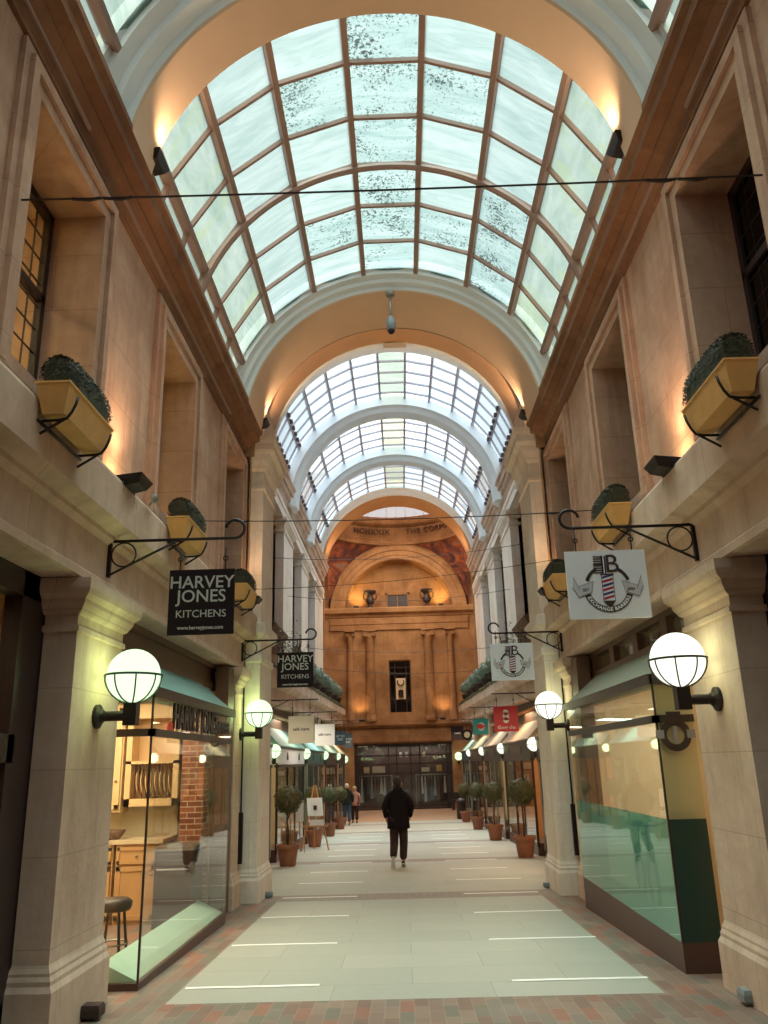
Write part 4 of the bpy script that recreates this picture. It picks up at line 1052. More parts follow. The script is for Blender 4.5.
t = thing('barber_counter', 'low dark counter along the back wall of the barber shop', 'counter'); m = MB(); m.box(4.6, 5.15, 8.2, 12.3, -.15, .75); m.build('body', 'brown_wood', t); m = MB(); m.box(4.55, 5.15, 8.15, 12.35, .75, .8); m.build('top', 'worktop', t)
for k, yy in enumerate((9.2, 11.2)):
    t = thing('wall_mirror', ['mirror above the barber counter, nearer one', 'mirror above the barber counter, farther one'][k], 'mirror')
    m = MB(); m.box(5.12, 5.16, yy - .5, yy + .5, 1.0, 1.9); m.build('frame', 'dark', t); m = MB(); m.box(5.1, 5.12, yy - .45, yy + .45, 1.05, 1.85); m.build('glass', plain('mirror_silver', (.75, .75, .73, 1), .06, 1.0, .01), t)
for k, yy in enumerate((9.2, 11.0)):
    t = thing('barber_chair', ['black barber chair, nearer of two, behind the right glass', 'black barber chair, farther of two, behind the right glass'][k], 'chair', (3.95, yy, -.15), group='barber chairs')
    m = MB(); m.lathe([(.28, 0), (.28, .03), (.06, .06), (.05, .45)], (0, 0, 0), 20); m.build('pedestal', 'steel', t, True)
    m = MB(); m.stack(-.26, .26, -.26, .26, [(0, .45), (.02, .48), (.02, .56), (0, .6)]); m.build('seat', 'black', t)
    m = MB(); m.hexa([(-.25, -.2, .6), (-.25, .2, .6), (-.19, .2, .6), (-.19, -.2, .6), (-.38, -.22, 1.15), (-.38, .22, 1.15), (-.3, .22, 1.17), (-.3, -.22, 1.17)]); m.build('backrest', 'black', t)
    for q in (-1, 1): MB().box(-.2, .2, q * .28 - .03, q * .28 + .03, .75, .8).build('armrest', 'black', t)

# logo painted round (used on signs and on the glass)
def annulus(mb, cx, cz, r0, r1, a0, a1, y0, y1, n=28):
    vs = []; fs = []
    for i in range(n + 1):
        a = a0 + (a1 - a0) * i / n
        for (r, y) in ((r0, y0), (r1, y0), (r1, y1), (r0, y1)): vs.append((cx + r * cos(a), y, cz + r * sin(a)))
    for i in range(n):
        for k in range(4): a = i * 4 + k; b = i * 4 + (k + 1) % 4; fs.append((a, b, b + 4, a + 4))
    fs += [(3, 2, 1, 0), (n * 4, n * 4 + 1, n * 4 + 2, n * 4 + 3)]
    return mb.add(vs, fs)
def bentext(name, txt, size, mat, parent, cx, cz, r, a_mid, y):
    me = textmesh(txt, size, .001, .0015, spacing=1.1)
    for v in me.vertices:
        x, yy, z = v.co; a = a_mid + x / r; rr = r - yy; v.co = (cx + rr * cos(a), y - z, cz + rr * sin(a))
    me.materials.clear(); me.materials.append(M[mat]); o = bpy.data.objects.new(name, me); COL.objects.link(o); o.parent = parent; return o
def barber_logo(parent, sc=1.0, y=-.014):
    m = MB(); annulus(m, 0, -.03 * sc, .145 * sc, .19 * sc, radians(198), radians(342), y - .002, y); annulus(m, 0, -.03 * sc, .155 * sc, .18 * sc, radians(20), radians(62), y - .002, y); annulus(m, 0, -.03 * sc, .155 * sc, .18 * sc, radians(118), radians(160), y - .002, y)
    m.build('logo_ring', 'letter_dark', parent)
    bentext('logo_lettering', 'EXCHANGE BARBERS', .038 * sc, 'sign_white', parent, 0, -.03 * sc, .168 * sc, radians(270), y - .003)
    for sg in (-1, 1):
        m = MB(); m.hexa([(sg * .13 * sc, y - .004, -.06 * sc), (sg * .23 * sc, y - .004, -.10 * sc), (sg * .23 * sc, y, -.10 * sc), (sg * .13 * sc, y, -.06 * sc), (sg * .11 * sc, y - .004, .02 * sc), (sg * .23 * sc, y - .004, -.02 * sc), (sg * .23 * sc, y, -.02 * sc), (sg * .11 * sc, y, .02 * sc)])
        m.hexa([(sg * .22 * sc, y - .003, -.10 * sc), (sg * .27 * sc, y - .003, -.02 * sc), (sg * .27 * sc, y, -.02 * sc), (sg * .22 * sc, y, -.10 * sc), (sg * .22 * sc, y - .003, -.04 * sc), (sg * .26 * sc, y - .003, .06 * sc), (sg * .26 * sc, y, .06 * sc), (sg * .22 * sc, y, -.04 * sc)])
        rb = m.build('logo_ribbon', plain('pale_ribbon_paint', srgb(208, 208, 214), .5, var=.02), parent)
        m = MB()
        for (p, q) in (((.11, .022), (.23, -.018)), ((.13, -.062), (.23, -.102)), ((.23, -.102), (.27, -.02)), ((.22, -.04), (.26, .06)), ((.11, .022), (.13, -.062))):
            m.tube([(sg * p[0] * sc, y - .004, p[1] * sc), (sg * q[0] * sc, y - .004, q[1] * sc)], .0016 * sc, 4)
        m.build('ribbon_outline', 'letter_dark', rb)
    text('logo_lettering', 'EST', .032 * sc, 'letter_dark', parent, (-.172 * sc, y - .006, -.045 * sc), .001)
    text('logo_lettering', '2009', .032 * sc, 'letter_dark', parent, (.172 * sc, y - .006, -.045 * sc), .001)
    # comb-backed E and B
    m = MB()
    for k in range(8): m.box(-.095 * sc, -.03 * sc, y - .003, y, (.085 + .018 * k) * sc, (.093 + .018 * k) * sc)
    m.box(-.035 * sc, -.022 * sc, y - .003, y, .083 * sc, .222 * sc); m.box(-.10 * sc, -.03 * sc, y - .003, y, .15 * sc, .156 * sc); m.box(-.012 * sc, .0 * sc, y - .003, y, .083 * sc, .222 * sc)
    m.build('logo_comb', 'letter_dark', parent)
    text('logo_lettering', 'B', .2 * sc, 'letter_dark', parent, (.045 * sc, y - .002, .152 * sc), .001)
    # striped pole
    m = MB(); m.box(-.042 * sc, .042 * sc, y - .003, y - .001, -.13 * sc, .072 * sc); m.build('logo_pole', 'sign_white', parent)
    for k in range(3):
        for (mat, dz) in (('pole_red', 0), ('pole_blue', .033)):
            z = (-.125 + .066 * k + dz) * sc
            MB().add([(-.04 * sc, y - .0035, z), (.04 * sc, y - .0035, z + .022 * sc), (.04 * sc, y - .0035, z + .04 * sc if z + .04 * sc < .075 * sc else .075 * sc), (-.04 * sc, y - .0035, z + .018 * sc)], [(0, 1, 2, 3)]).build('logo_stripe', mat, parent)
    m = MB(); m.box(-.05 * sc, .05 * sc, y - .004, y, .068 * sc, .08 * sc); m.add([(-.05 * sc, y - .004, -.13 * sc), (.05 * sc, y - .004, -.13 * sc), (.02 * sc, y - .004, -.165 * sc), (0, y - .004, -.175 * sc), (-.02 * sc, y - .004, -.165 * sc)], [(0, 1, 2, 3, 4)])
    for x in (-.045, .042): m.box(x * sc, (x + .004) * sc, y - .0042, y, -.13 * sc, .07 * sc)
    m.build('logo_pole_frame', 'letter_dark', parent)
# round sticker logo on the corner pane
t = thing('window_sticker', 'dark round barber emblem stuck on the corner glass of the right bay', 'sticker', (2.60, 8.19, 1.83))
m = MB(); annulus(m, 0, 0, .085, .15, 0, 2 * pi, -.006, -.003); m.box(-.07, .07, -.006, -.003, .12, .22); m.build('ring', 'letter_dark', t)
MB().box(-.02, .02, -.006, -.003, -.08, .08).build('pole', 'letter_grey', t); MB().box(-.19, -.11, -.007, -.003, -.03, .05).build('banner', 'letter_grey', t); MB().box(.11, .19, -.007, -.003, -.03, .05).build('banner', 'letter_grey', t)

# --- foremost bay at the left edge and right edge (dark frames before the near piers)
for s, side in SIDES:
    t = thing('shopfront', f'black shopfront frame at the {side} edge before the near pier', 'shopfront frame')
    m = MB(); xa, xb_ = s * (HW + .28), s * (HW + .42)
    m.box(xa, xb_, 6.1, 6.6, -.3, 3.2); m.box(xa, xb_, 1.2, 6.6, 2.95, 3.15); m.box(xa, xb_, 1.2, 6.6, -.3, .1); m.box(xa, xb_, 1.2, 1.5, -.3, 3.2)
    m.box(xa, xb_, 1.2, 6.2, 1.72, 1.92); m.box(xa, xb_, 4.4, 4.5, .1, 2.95); m.box(s * (HW + .27), s * (HW + .6), 6.55, 7.6, -.3, 3.15)
    m.build('frame', 'dark', t)
    g = MB(); g.box(s * (HW + .35), s * (HW + .36), 1.5, 6.15, .1, 2.95); g.build('pane', 'glass', t)
m = MB(); m.box(-5.6, -5.5, .5, 6.9, -.3, 3.0); m.box(-5.6, -2.95, 6.9, 7.0, -.3, 3.0); m.box(-5.6, -2.95, .5, 6.9, 3.0, 3.05); m.box(5.6, 5.5, .5, 6.9, -.3, 3.0); m.box(5.6, 2.95, 6.9, 7.0, -.3, 3.0); m.box(5.6, 2.95, .5, 6.9, 3.0, 3.05)
struct(m.build('wall_shop', 'orange_wall'), 'inner walls of the shops at the entrance end')
area('entrance_shop_glow', (-4.2, 5.0, 2.9), 16, (1.0, .62, .34), 1.5, 2.5, (-4.2, 5.0, 0))
t = thing('menu_lightbox', 'green lit panel glowing inside the shop at the left edge', 'light panel'); m = MB(); m.box(-3.75, -3.2, 6.62, 6.66, 2.02, 2.35); m.build('panel', 'greenscreen', t)
m = MB(); m.box(-3.8, -3.15, 6.6, 6.625, 1.98, 2.02); m.box(-3.8, -3.15, 6.6, 6.625, 2.35, 2.39); m.box(-3.49, -3.46, 6.6, 6.62, 2.02, 2.35); m.build('frame', 'dark', t)

# ================================================================== GLOBE LAMPS
def globe_lamp(s, x_wall, y, z, r, label, reach=.3, group=None):
    t = thing('globe_lamp', label, 'lamp', (s * x_wall, y, z), group=group)
    gx = -s * reach
    MB().ell((gx, 0, 0), r, r, r, 28, 18).build('globe', 'globe' if s < 0 else 'globe_warm', t, True)
    light('POINT', 'globe_glow', (s * x_wall + gx, y, z), ((22 if s < 0 else 14) if r > .2 else 8), (.72, 1.0, .30) if s < 0 else (.95, 1.0, .42), r * .8)
    k = r / .225
    m = MB()
    m.tube([(gx + (r + .012 * k) * cos(q * pi / 16), (r + .012 * k) * sin(q * pi / 16), .0) for q in range(33)], .010 * k, 6)
    for q in range(8):
        a = q * pi / 4 + pi / 8
        m.tube([(gx + (r + .01 * k) * cos(b) * cos(a), (r + .01 * k) * cos(b) * sin(a), -(r + .01 * k) * sin(b)) for b in [j * pi / 2 / 8 for j in range(9)]], .007 * k, 5)
    m.build('cage', 'greenlamp' if s < 0 else 'black', t, True)
    m = MB(); m.box(gx - .055 * k, gx + .055 * k, -.055 * k, .055 * k, -r - .19 * k, -r - .005)
    m.tube([(gx, 0, -r - .11 * k), (0, 0, -r - .11 * k)], .042 * k, 12); m.build('arm', 'black', t, True, angle=.6)
    m = MB(); zz = -r - .11 * k
    prof = [(.10 * k, 0), (.10 * k, .03 * k), (.06 * k, .05 * k), (.05 * k, .07 * k)]
    vs = []; fs = []
    for (rr, d) in prof:
        for q in range(16): a = q * pi / 8; vs.append((-s * d, rr * cos(a), zz + rr * sin(a)))
    for i in range(3):
        for q in range(16): a = i * 16 + q; b = i * 16 + (q + 1) % 16; fs.append((a, b, b + 16, a + 16))
    fs.append(tuple(range(16))); fs.append(tuple(range(48, 64)))
    m.add(vs, fs); m.build('wall_plate', 'black', t)
    return t
globe_lamp(-1, HW, 7.06, 2.42, .225, 'large green-white globe lamp on the near left stone pier')
globe_lamp(1, HW, 7.02, 2.42, .225, 'large cream-white globe lamp on the near right stone pier')
globe_lamp(-1, HW, 13.45, 2.46, .215, 'smaller-looking globe lamp on the second left pier by the tall pale pier')
globe_lamp(1, HW, 13.4, 2.46, .215, 'smaller-looking globe lamp on the second right pier by the tall pale pier')
ordn = ['first', 'second', 'third', 'last']
for s, side in SIDES:
    for k, yc in enumerate((20.4, 27.0, 33.6, 40.2)):
        globe_lamp(s, 3.4, yc, 1.98, .165, f'small globe lamp of the far {side} shops, {ordn[k]} beyond the tall pale pier', .28, f'globe lamps along the far {side} shops')
for x, lab in ((-3.6, 'left'), (3.35, 'right')):
    t = thing('globe_lamp', f'tiny globe lamp on the end wall {lab} of the clothes shop', 'lamp', (x, YW - .3, 1.9))
    MB().ell((0, 0, 0), .24, .24, .24, 20, 12).build('globe', 'globe', t, True)
    m = MB(); m.box(-.05, .05, -.05, .3, -.45, -.24); m.tube([(.26 * cos(q * pi / 10), .26 * sin(q * pi / 10), 0) for q in range(21)], .015, 5); m.build('bracket', 'black', t)

# ================================================================== HANGING SIGNS
def bracket(s, x_wall, y, z, reach, h, label, group=None):
    t = thing('sign_bracket', label, 'bracket', (s * x_wall, y, z), group=group)
    m = MB(); d = -s
    m.box(0, d * .03, -.02, .02, -h, .03); m.build('wall_bar', 'black', t)
    cc = [(d * .03, 0, 0), (d * (reach - .1), 0, 0)]
    m = MB(); m.tube(cc + [(d * (reach - .1 + .085 * sin(a)), 0, .085 - .085 * cos(a)) for a in [j * 1.45 * pi / 14 for j in range(1, 15)]], .014, 8)
    m.build('arm', 'black', t, True)
    m = MB(); m.tube([(d * .02, 0, -h + .02), (d * reach * .5, 0, -.01)], .012, 8); m.build('brace', 'black', t, True)
    m = MB(); m.tube([(d * (.03 + .11 + .11 * cos(q * pi / 12)), 0, -.125 + .11 * sin(q * pi / 12)) for q in range(25)], .008, 6); m.build('ring', 'black', t, True)
    return t
def hanger(parent, xs, zt, h):
    for x in xs:
        m = MB(); m.tube([(x, 0, zt), (x, 0, zt + h)], .006, 6); m.tube([(x + .02 * cos(q * pi / 6), 0, zt + h * .5 + .02 * sin(q * pi / 6)) for q in range(13)], .006, 5); m.build('hook', 'black', parent, True)
def signboard(x0, x1, y, z0, z1, mat, label, rz=0.0, hook=.2, rx=0.0):
    cx, cz = (x0 + x1) / 2, (z0 + z1) / 2; w_, h_ = (x1 - x0) / 2, (z1 - z0) / 2
    t = thing('hanging_sign', label, 'sign', (cx, y, cz), rz)
    m = MB(); m.box(-w_, w_, -.012, .012, -h_, h_); m.build('board', mat, t)
    hanger(t, (-w_ * .7, w_ * .7), h_, hook)
    return t, w_, h_
def harvey(x0, x1, y, z0, z1, lab):
    t, w_, h_ = signboard(x0, x1, y, z0, z1, 'sign_dark', lab)
    k = w_ / .29
    text('sign_lettering', 'HARVEY', .155 * k, 'letter', t, (0, -.014, .17 * k), .002, .0012, sx=1.0)
    text('sign_lettering', 'JONES', .155 * k, 'letter', t, (0, -.014, .045 * k), .002, .0012, sx=1.0)
    text('sign_lettering', 'KITCHENS', .094 * k, 'letter', t, (0, -.014, -.11 * k), .002, 0, sx=1.02)
    text('sign_lettering', 'www.harveyjones.com', .044 * k, 'letter', t, (0, -.014, -.23 * k), .002, .001)
bracket(-1, HW, 7.06, 3.62, 1.24, .33, 'black wrought iron sign bracket above the near left pier')
harvey(-2.05, -1.47, 7.06, 2.755, 3.335, 'dark sign with white serif capitals hanging above the near left globe lamp')
bracket(-1, HW, 13.4, 3.62, 1.24, .33, 'black wrought iron sign bracket above the second left pier')
harvey(-2.03, -1.44, 13.4, 2.85, 3.41, 'dark sign with white serif capitals farther of the two dark ones, second left pier')
def barbersign(x0, x1, y, z0, z1, lab, rz):
    t, w_, h_ = signboard(x0, x1, y, z0, z1, 'sign_white', lab, rz)
    barber_logo(t, w_ / .345 * 1.12)
bracket(1, HW, 7.02, 3.60, 1.2, .33, 'black wrought iron sign bracket above the near right pier')
barbersign(1.45, 2.15, 7.02, 2.785, 3.385, 'large white sign with barber pole emblem hanging above the near right pier', 0)
bracket(1, HW, 13.35, 3.62, 1.2, .33, 'black wrought iron sign bracket above the second right pier')
barbersign(1.44, 2.13, 13.35, 2.86, 3.45, 'farther of two white barber pole emblem signs, at the second right pier', 0)
# far signs
def simple_bracket(s, y, z, reach, label):
    t = thing('sign_bracket', label, 'bracket', (s * 3.3, y, z), group='thin iron brackets over the far signs')
    MB().tube([(0, 0, 0), (-s * reach, 0, 0)], .014, 6).build('arm', 'black', t, True); MB().tube([(0, 0, -.3), (-s * reach * .5, 0, 0)], .01, 6).build('brace', 'black', t, True)
    MB().box(0, -s * .03, -.02, .02, -.34, .04).build('wall_bar', 'black', t)
for (s, y, z, x0, x1, z0, z1, mat, lab, txt, tm) in (
    (-1, 19.4, 2.98, -2.65, -2.06, 2.12, 2.73, 'sign_cream', 'cream square sign with dark script, first of the far left signs', 'safe icare', 'letter_dark'),
    (-1, 25.0, 3.02, -2.62, -2.03, 2.17, 2.79, 'sign_white', 'white square sign with dark script, second of the far left signs', 'safe icare', 'letter_dark'),
    (-1, 34.0, 3.2, -2.75, -2.30, 2.37, 2.92, 'sign_blue', 'slate blue sign, third of the far left signs', 'UP TO\nSIZE', 'letter'),
    (-1, 38.6, 3.25, -2.72, -2.30, 2.34, 2.95, 'sign_blue', 'slate blue sign farthest along the left shops', 'UP TO\nSIZE', 'letter'),
    (1, 20.2, 3.05, 2.18, 2.76, 2.28, 2.87, 'sign_red', 'red square sign with white pill emblem over the far right shops', 'Gong cha', 'sign_white'),
    (1, 27.0, 3.15, 2.24, 2.73, 2.42, 2.91, 'sign_teal', 'turquoise square sign with red fish shape over the far right shops', None, None),
    (1, 38.0, 3.3, 2.17, 2.73, 2.53, 3.13, 'sign_dark', 'dark sign farthest along the right shops', 'Lamb', 'letter')):
    simple_bracket(s, y, z + .12, 1.35 if s < 0 else 1.15, 'thin iron bracket holding the ' + {19.4: 'cream square sign', 25.0: 'white square sign', 34.0: 'nearer slate blue sign', 38.6: 'farther slate blue sign', 20.2: 'red square sign', 27.0: 'turquoise square sign', 38.0: 'farthest dark sign on the right'}[y] + '')
    t, w_, h_ = signboard(x0, x1, y, z0, z1, mat, lab, 0, z + .12 - z1)
    if txt:
        k = {'sign_red': (.11, -.2), 'sign_cream': (.1, .01), 'sign_white': (.1, .01), 'sign_blue': (.12, 0), 'sign_dark': (.12, 0)}[mat]
        text('sign_lettering', txt, k[0], tm, t, (0, -.014, k[1]), .002, .002)
    if mat == 'sign_red':
        m = MB(); 
        for q in (-1, 1): annulus(m, 0, .06 + q * .09, .0, .07, 0, 2 * pi, -.016, -.012, 20)
        m.box(-.07, .07, -.016, -.012, -.03, .15); m.build('pill_emblem', 'sign_white', t)
        m = MB()
        for q in (-1, 1): annulus(m, 0, .06 + q * .055, .022, .036, 0, 2 * pi, -.02, -.016, 16); m.box(-.04, .04, -.02, -.016, .06 + q * .055 - .006, .06 + q * .055 + .006)
        m.build('pill_pattern', 'sign_red', t)
    if mat == 'sign_teal':
        m = MB(); m.add([(.02 + .11 * cos(q * pi / 10), -.014, -.0 + .13 * sin(q * pi / 10)) for q in range(20)], [tuple(range(20))]); m.build('emblem_ground', 'sign_white', t)
        m = MB(); m.add([(-.02 + .12 * cos(q * pi / 10), -.018, .01 + .075 * sin(q * pi / 10)) for q in range(20)], [tuple(range(20))]); m.add([(.08, -.018, .01), (.16, -.018, .07), (.15, -.018, .0), (.16, -.018, -.06)], [(0, 1, 2, 3)]); m.build('fish_emblem', 'fish_red', t)
t = thing('hanging_sign', 'round dark sign with pale centre over the far right shops', 'sign', (2.5, 33, 2.6)); simple_bracket(1, 33, 3.05, 1.0, 'thin iron bracket holding the round dark sign')
m = MB(); annulus(m, 0, 0, 0, .2, 0, 2 * pi, -.012, .012, 28); m.build('board', 'sign_dark', t); m = MB(); annulus(m, 0, 0, 0, .12, 0, 2 * pi, -.016, -.012, 20); m.build('emblem', 'cream', t); hanger(t, (0,), .2, .25)

# ================================================================== WINDOW PLANTERS with clipped box
def scatter_box(x0, x1, y0, y1, z0, z1, n, rnd, rounded=.0):
    pts = []
    for _ in range(n):
        f = rnd.random()
        u = [rnd.uniform(-1, 1) for _ in range(3)]; ax = rnd.choice((0, 1, 2, 2)); sg = rnd.choice((-1, 1)) if ax < 2 else 1
        u[ax] = sg
        nn = Vector((0, 0, 0)); nn[ax] = sg
        L = sqrt(sum((abs(q) ** 4) for q in u)) ** .5
        u = [q / max(1, L ** .9) for q in u]
        pts.append((((x0 + x1) / 2 + u[0] * (x1 - x0) / 2, (y0 + y1) / 2 + u[1] * (y1 - y0) / 2, z0 + (u[2] + 1) / 2 * (z1 - z0)), nn))
    return pts
def planter(label, group):
    t = thing('window_planter', label, 'planter', group=group)
    m = MB(); L = .43
    m.hexa([(-.075, -L + .05, .06), (.075, -L + .05, .06), (.075, L - .05, .06), (-.075, L - .05, .06), (-.115, -L, .27), (.115, -L, .27), (.115, L, .27), (-.115, L, .27)])
    m.stack(-.115, .115, -L, L, [(0, .265), (.008, .268), (.008, .28), (0, .283)])
    m.build('box', 'wood', t)
    m = MB(); rnd = random.Random(3)
    nseg = 12
    vs = []; fs = []
    for i in range(nseg + 1):
        y = -L + .05 + (2 * L - .1) * i / nseg; e = 1 - .25 * abs(2 * i / nseg - 1) ** 4
        for k in range(9):
            a = pi * k / 8; vs.append((.12 * cos(a) * e, y, .27 + (.25 + .012 * noise.noise(Vector((y * 9, a, 0)))) * (sin(a) ** .5 if sin(a) > 0 else 0) * e))
    for i in range(nseg):
        for k in range(8): a = i * 9 + k; fs.append((a, a + 1, a + 10, a + 9))
    fs.append(tuple(range(9))); fs.append(tuple(range(nseg * 9, nseg * 9 + 9)))
    m.add(vs, fs); pts = []
    for _ in range(3600):
        y = rnd.uniform(-L + .04, L - .04); a = rnd.uniform(0, pi); e = 1 - .25 * abs(y / L) ** 4; g = rnd.uniform(.0, .022)
        pts.append(((.12 * cos(a) * e + g * cos(a), y, .27 + .25 * sin(a) ** .5 * e + g * sin(a)), Vector((cos(a), 0, sin(a)))))
    for q in (-1, 1):
        for _ in range(260):
            a = rnd.uniform(0, pi); r_ = rnd.uniform(0, 1) ** .5; pts.append(((.1 * cos(a) * r_, q * (L - .04), .28 + .2 * sin(a) ** .5 * r_), Vector((0, q, 0))))
    m.leaves(pts, .012, rnd)
    h = m.build('clipped_box_hedge', 'leaf', t)
    m = MB()
    for y in (-.33, .33):
        m.tube([(.12, y, .03), (-.02, y, .035), (-.075, y, .045), (-.105, y, .09), (-.13, y, .15), (-.14, y, .2)], .011, 6)
        m.tube([(-.06, y, .04), (.1, y, -.06)], .011, 6)
    m.tube([(.1, -.38, .02), (.1, .38, .02)], .012, 6)
    m.build('iron_cradle', 'black', t, True)
    return t
pl0 = planter('wooden trough planter with clipped box below the near left window', 'wooden window planters')
labs = {(-1, 1): 'wooden trough planter with clipped box above the near left hanging sign', (-1, 2): 'wooden trough planter with clipped box beside the end of the left ledge',
        (1, 0): 'wooden trough planter with clipped box below the near right window', (1, 1): 'wooden trough planter with clipped box above the near right hanging sign', (1, 2): 'wooden trough planter with clipped box by the end of the right ledge'}
for s, side in SIDES:
    for k, yc in enumerate((5.32, 8.5, 11.85)):
        o = pl0 if (s < 0 and k == 0) else copy_tree(pl0)
        if not (s < 0 and k == 0): o['label'] = labs[(s, k)]
        o.location = (s * 2.32, yc + .08, 3.9); o.rotation_euler = (0, 0, pi if s < 0 else 0)

# ================================================================== FLOODLIGHTS
def flood(loc, s, label, group, up_=.7, r=.1):
    """black ribbed floodlight; lens looks up at the wall"""
    t = thing('floodlight', label, 'floodlight', loc, 0, group)
    m = MB(); 
    # tapered housing lying on its back, lens upward-outward
    m.hexa([(-s * .13, -.12, -.02), (s * .05, -.12, -.06), (s * .05, .12, -.06), (-s * .13, .12, -.02), (-s * .17, -.17, .06), (s * .12, -.17, .03), (s * .12, .17, .03), (-s * .17, .17, .06)])
    m.build('housing', 'black', t)
    m = MB(); m.hexa([(-s * .13, -.13, .056), (s * .1, -.13, .032), (s * .1, .13, .032), (-s * .13, .13, .056), (-s * .13, -.13, .062), (s * .1, -.13, .038), (s * .1, .13, .038), (-s * .13, .13, .062)]); m.build('lens', 'warmbulb', t)
    m = MB(); m.tube([(0, -.16, -.02), (0, -.16, -.12), (s * .02, 0, -.14), (0, .16, -.12), (0, .16, -.02)], .012, 6); m.build('bracket', 'black', t, True)
    return t
for s, side in SIDES:
    flood((s * 2.44, 6.95, 4.12), s, f'black floodlight on the {side} ledge between the near windows', 'floodlights on the ledges')
    light('SPOT', 'wall_uplight', (s * 2.36, 6.98, 4.24), 36, (1.0, .6, .34), .04, target=(s * 2.62, 7.05, 6.2), spot=radians(95), blend=.9)
    flood((s * 2.42, 13.0, 4.2), s, f'black floodlight on the {side} ledge end beside the tall pale pier', 'floodlights on the ledges')
    light('SPOT', 'wall_uplight', (s * 2.30, 13.25, 4.36), 22, (1.0, .6, .32), .04, target=(s * 2.6, 13.5, 6.2), spot=radians(90), blend=.9)
    for yy, nm in ((6.62, 'first'), (13.1, 'second')):
        flood((s * 2.36, yy, 7.34), s, f'black floodlight on the {side} cornice under the {nm} arch', 'floodlights on the cornices')
        light('SPOT', 'arch_uplight', (s * 2.12, yy - .12, 7.35), 26, (1.0, .66, .38), .05, target=(s * 1.9, yy - .35, 9.2), spot=radians(110), blend=.9)
# passage / hall uplights
for s in (-1, 1):
    light('SPOT', 'passage_uplight', (s * 3.2, 21.9, 11.0), 200, (1.0, .7, .42), .1, target=(s * 2.0, 22.4, 14.5), spot=radians(120), blend=.9)
    light('SPOT', 'hall_arch_uplight', (s * 3.3, 42.0, 11.6), 160, (1.0, .6, .28), .1, target=(s * 2.2, 42.2, 15), spot=radians(120), blend=.9)
    light('SPOT', 'niche_uplight', (s * 2.9, YW + .45, 11.35), 300, (1.0, .66, .2), .1, target=(s * 2.2, YW + 1.2, 13.6), spot=radians(120), blend=.9)
    t = thing('floodlight', f'small black floodlight inside the {"left" if s < 0 else "right"} side of the lit niche', 'floodlight', (s * 2.75, YW + .35, 11.2)); MB().stack(-.12, .12, -.1, .1, [(0, 0), (.05, .1), (.02, .2)]).build('housing', 'black', t)
    t = thing('floodlight', f'small floodlight on the {"left" if s < 0 else "right"} end of the stone ledge below the columns', 'floodlight', (s * 2.5, YW - .2, 4.08)); MB().stack(-.12, .12, -.1, .1, [(0, 0), (.05, .1), (.02, .16)]).build('housing', 'black', t)
    light('SPOT', 'column_uplight', (s * 2.6, YW - .55, 4.35), 60, (1.0, .62, .28), .1, target=(s * 2.6, YW, 7), spot=radians(110), blend=.9)
    # bronze urns in the niche
    t = thing('bronze_urn', f'dark bronze urn standing {"left" if s < 0 else "right"} of the small niche window', 'urn', (s * 1.85, YW + .4, 11.2))
    m = MB(); m.lathe([(.3, 0), (.3, .08), (.14, .14), (.12, .3), (.25, .4), (.3, .6), (.2, .78), (.16, .86), (.3, 1.0), (.42, 1.12), (.38, 1.2), (.2, 1.24), (.001, 1.26)], (0, 0, 0), 20); m.build('body', 'dark', t, True)
    for q in (-1, 1): MB().tube([(q * .24, 0, .55), (q * .42, 0, .7), (q * .42, 0, .95), (q * .3, 0, 1.08)], .035, 6).build('handle', 'dark', t, True)
area('hall_glow', (0, 46.5, 14.6), 560, (1.0, .84, .64), 6, 6, (0, 48.5, 6))
light('POINT', 'dome_glow', (0, 47.5, 18.0), 260, (1.0, .8, .6), 1.0)

# ================================================================== CEILING CAMERA, WIRES, SMALL BITS
t = thing('ceiling_camera', 'grey security camera hanging on a pole from the near arch crown', 'camera', (0, 11.75, 8.35))
m = MB(); m.tube([(0, 0, .2), (0, 0, .62)], .022, 8); m.lathe([(.07, .62), (.075, .68), (.001, .70)], (0, 0, 0), 16); m.build('pole', 'steel', t, True)
m = MB(); m.lathe([(.055, -.02), (.075, 0), (.075, .16), (.05, .2), (.03, .24)], (0, 0, 0), 18); m.build('housing', 'boxgrey', t, True)
MB().ell((0, 0, -.02), .06, .06, .07, 16, 10).build('dome', 'black', t, True)
t = thing('wall_camera', 'small pale security camera on the left ledge by the floodlight', 'camera', (-2.42, 7.5, 4.1))
m = MB(); m.tube([(0, 0, 0), (.06, -.02, .06)], .012, 6); m.build('mount', 'steel', t); m = MB(); m.tube([(.04, .06, .07), (.08, -.1, .05)], .035, 12); m.build('housing', 'boxgrey', t, True)
def wire(y, z0, z1, x, sag, label, r=.006, knots=0, y2=None):
    pts = []
    for i in range(25):
        u = i / 24; pts.append((-x + 2 * x * u, y + ((y2 or y) - y) * u, z0 + (z1 - z0) * u - sag * 4 * u * (1 - u)))
    m = MB(); m.tube(pts, r, 5)
    rr = random.Random(int(y * 7))
    for k in range(knots):
        i = rr.choice([1, 2, 3, 20, 21, 22, 5, 18]); p = pts[i]; m.tube([p, (p[0] + .12, p[1], p[2] - .015), (p[0] + .2, p[1], p[2])], r * 1.6, 5)
    o = m.build('cable', 'black'); tag(o, label, 'cable'); return o
wire(4.68, 5.42, 5.40, 2.62, .02, 'thin dark cable strung across the arcade level with the nearest windows', .0075, 4)
wire(10.5, 4.83, 4.81, 2.62, .05, 'thin cable across the arcade above the farther dark sign', .007, 2)
wire(13.0, 4.4, 4.75, 2.6, .1, 'sagging cable across the arcade at the end of the ledges', .005)
wire(24, 7.7, 7.9, 3.95, .25, 'thin cable across the far arcade at the first pale pilasters', .008)
wire(28.5, 7.4, 7.4, 3.95, .3, 'thin cable across the far arcade near the first white rib', .008)
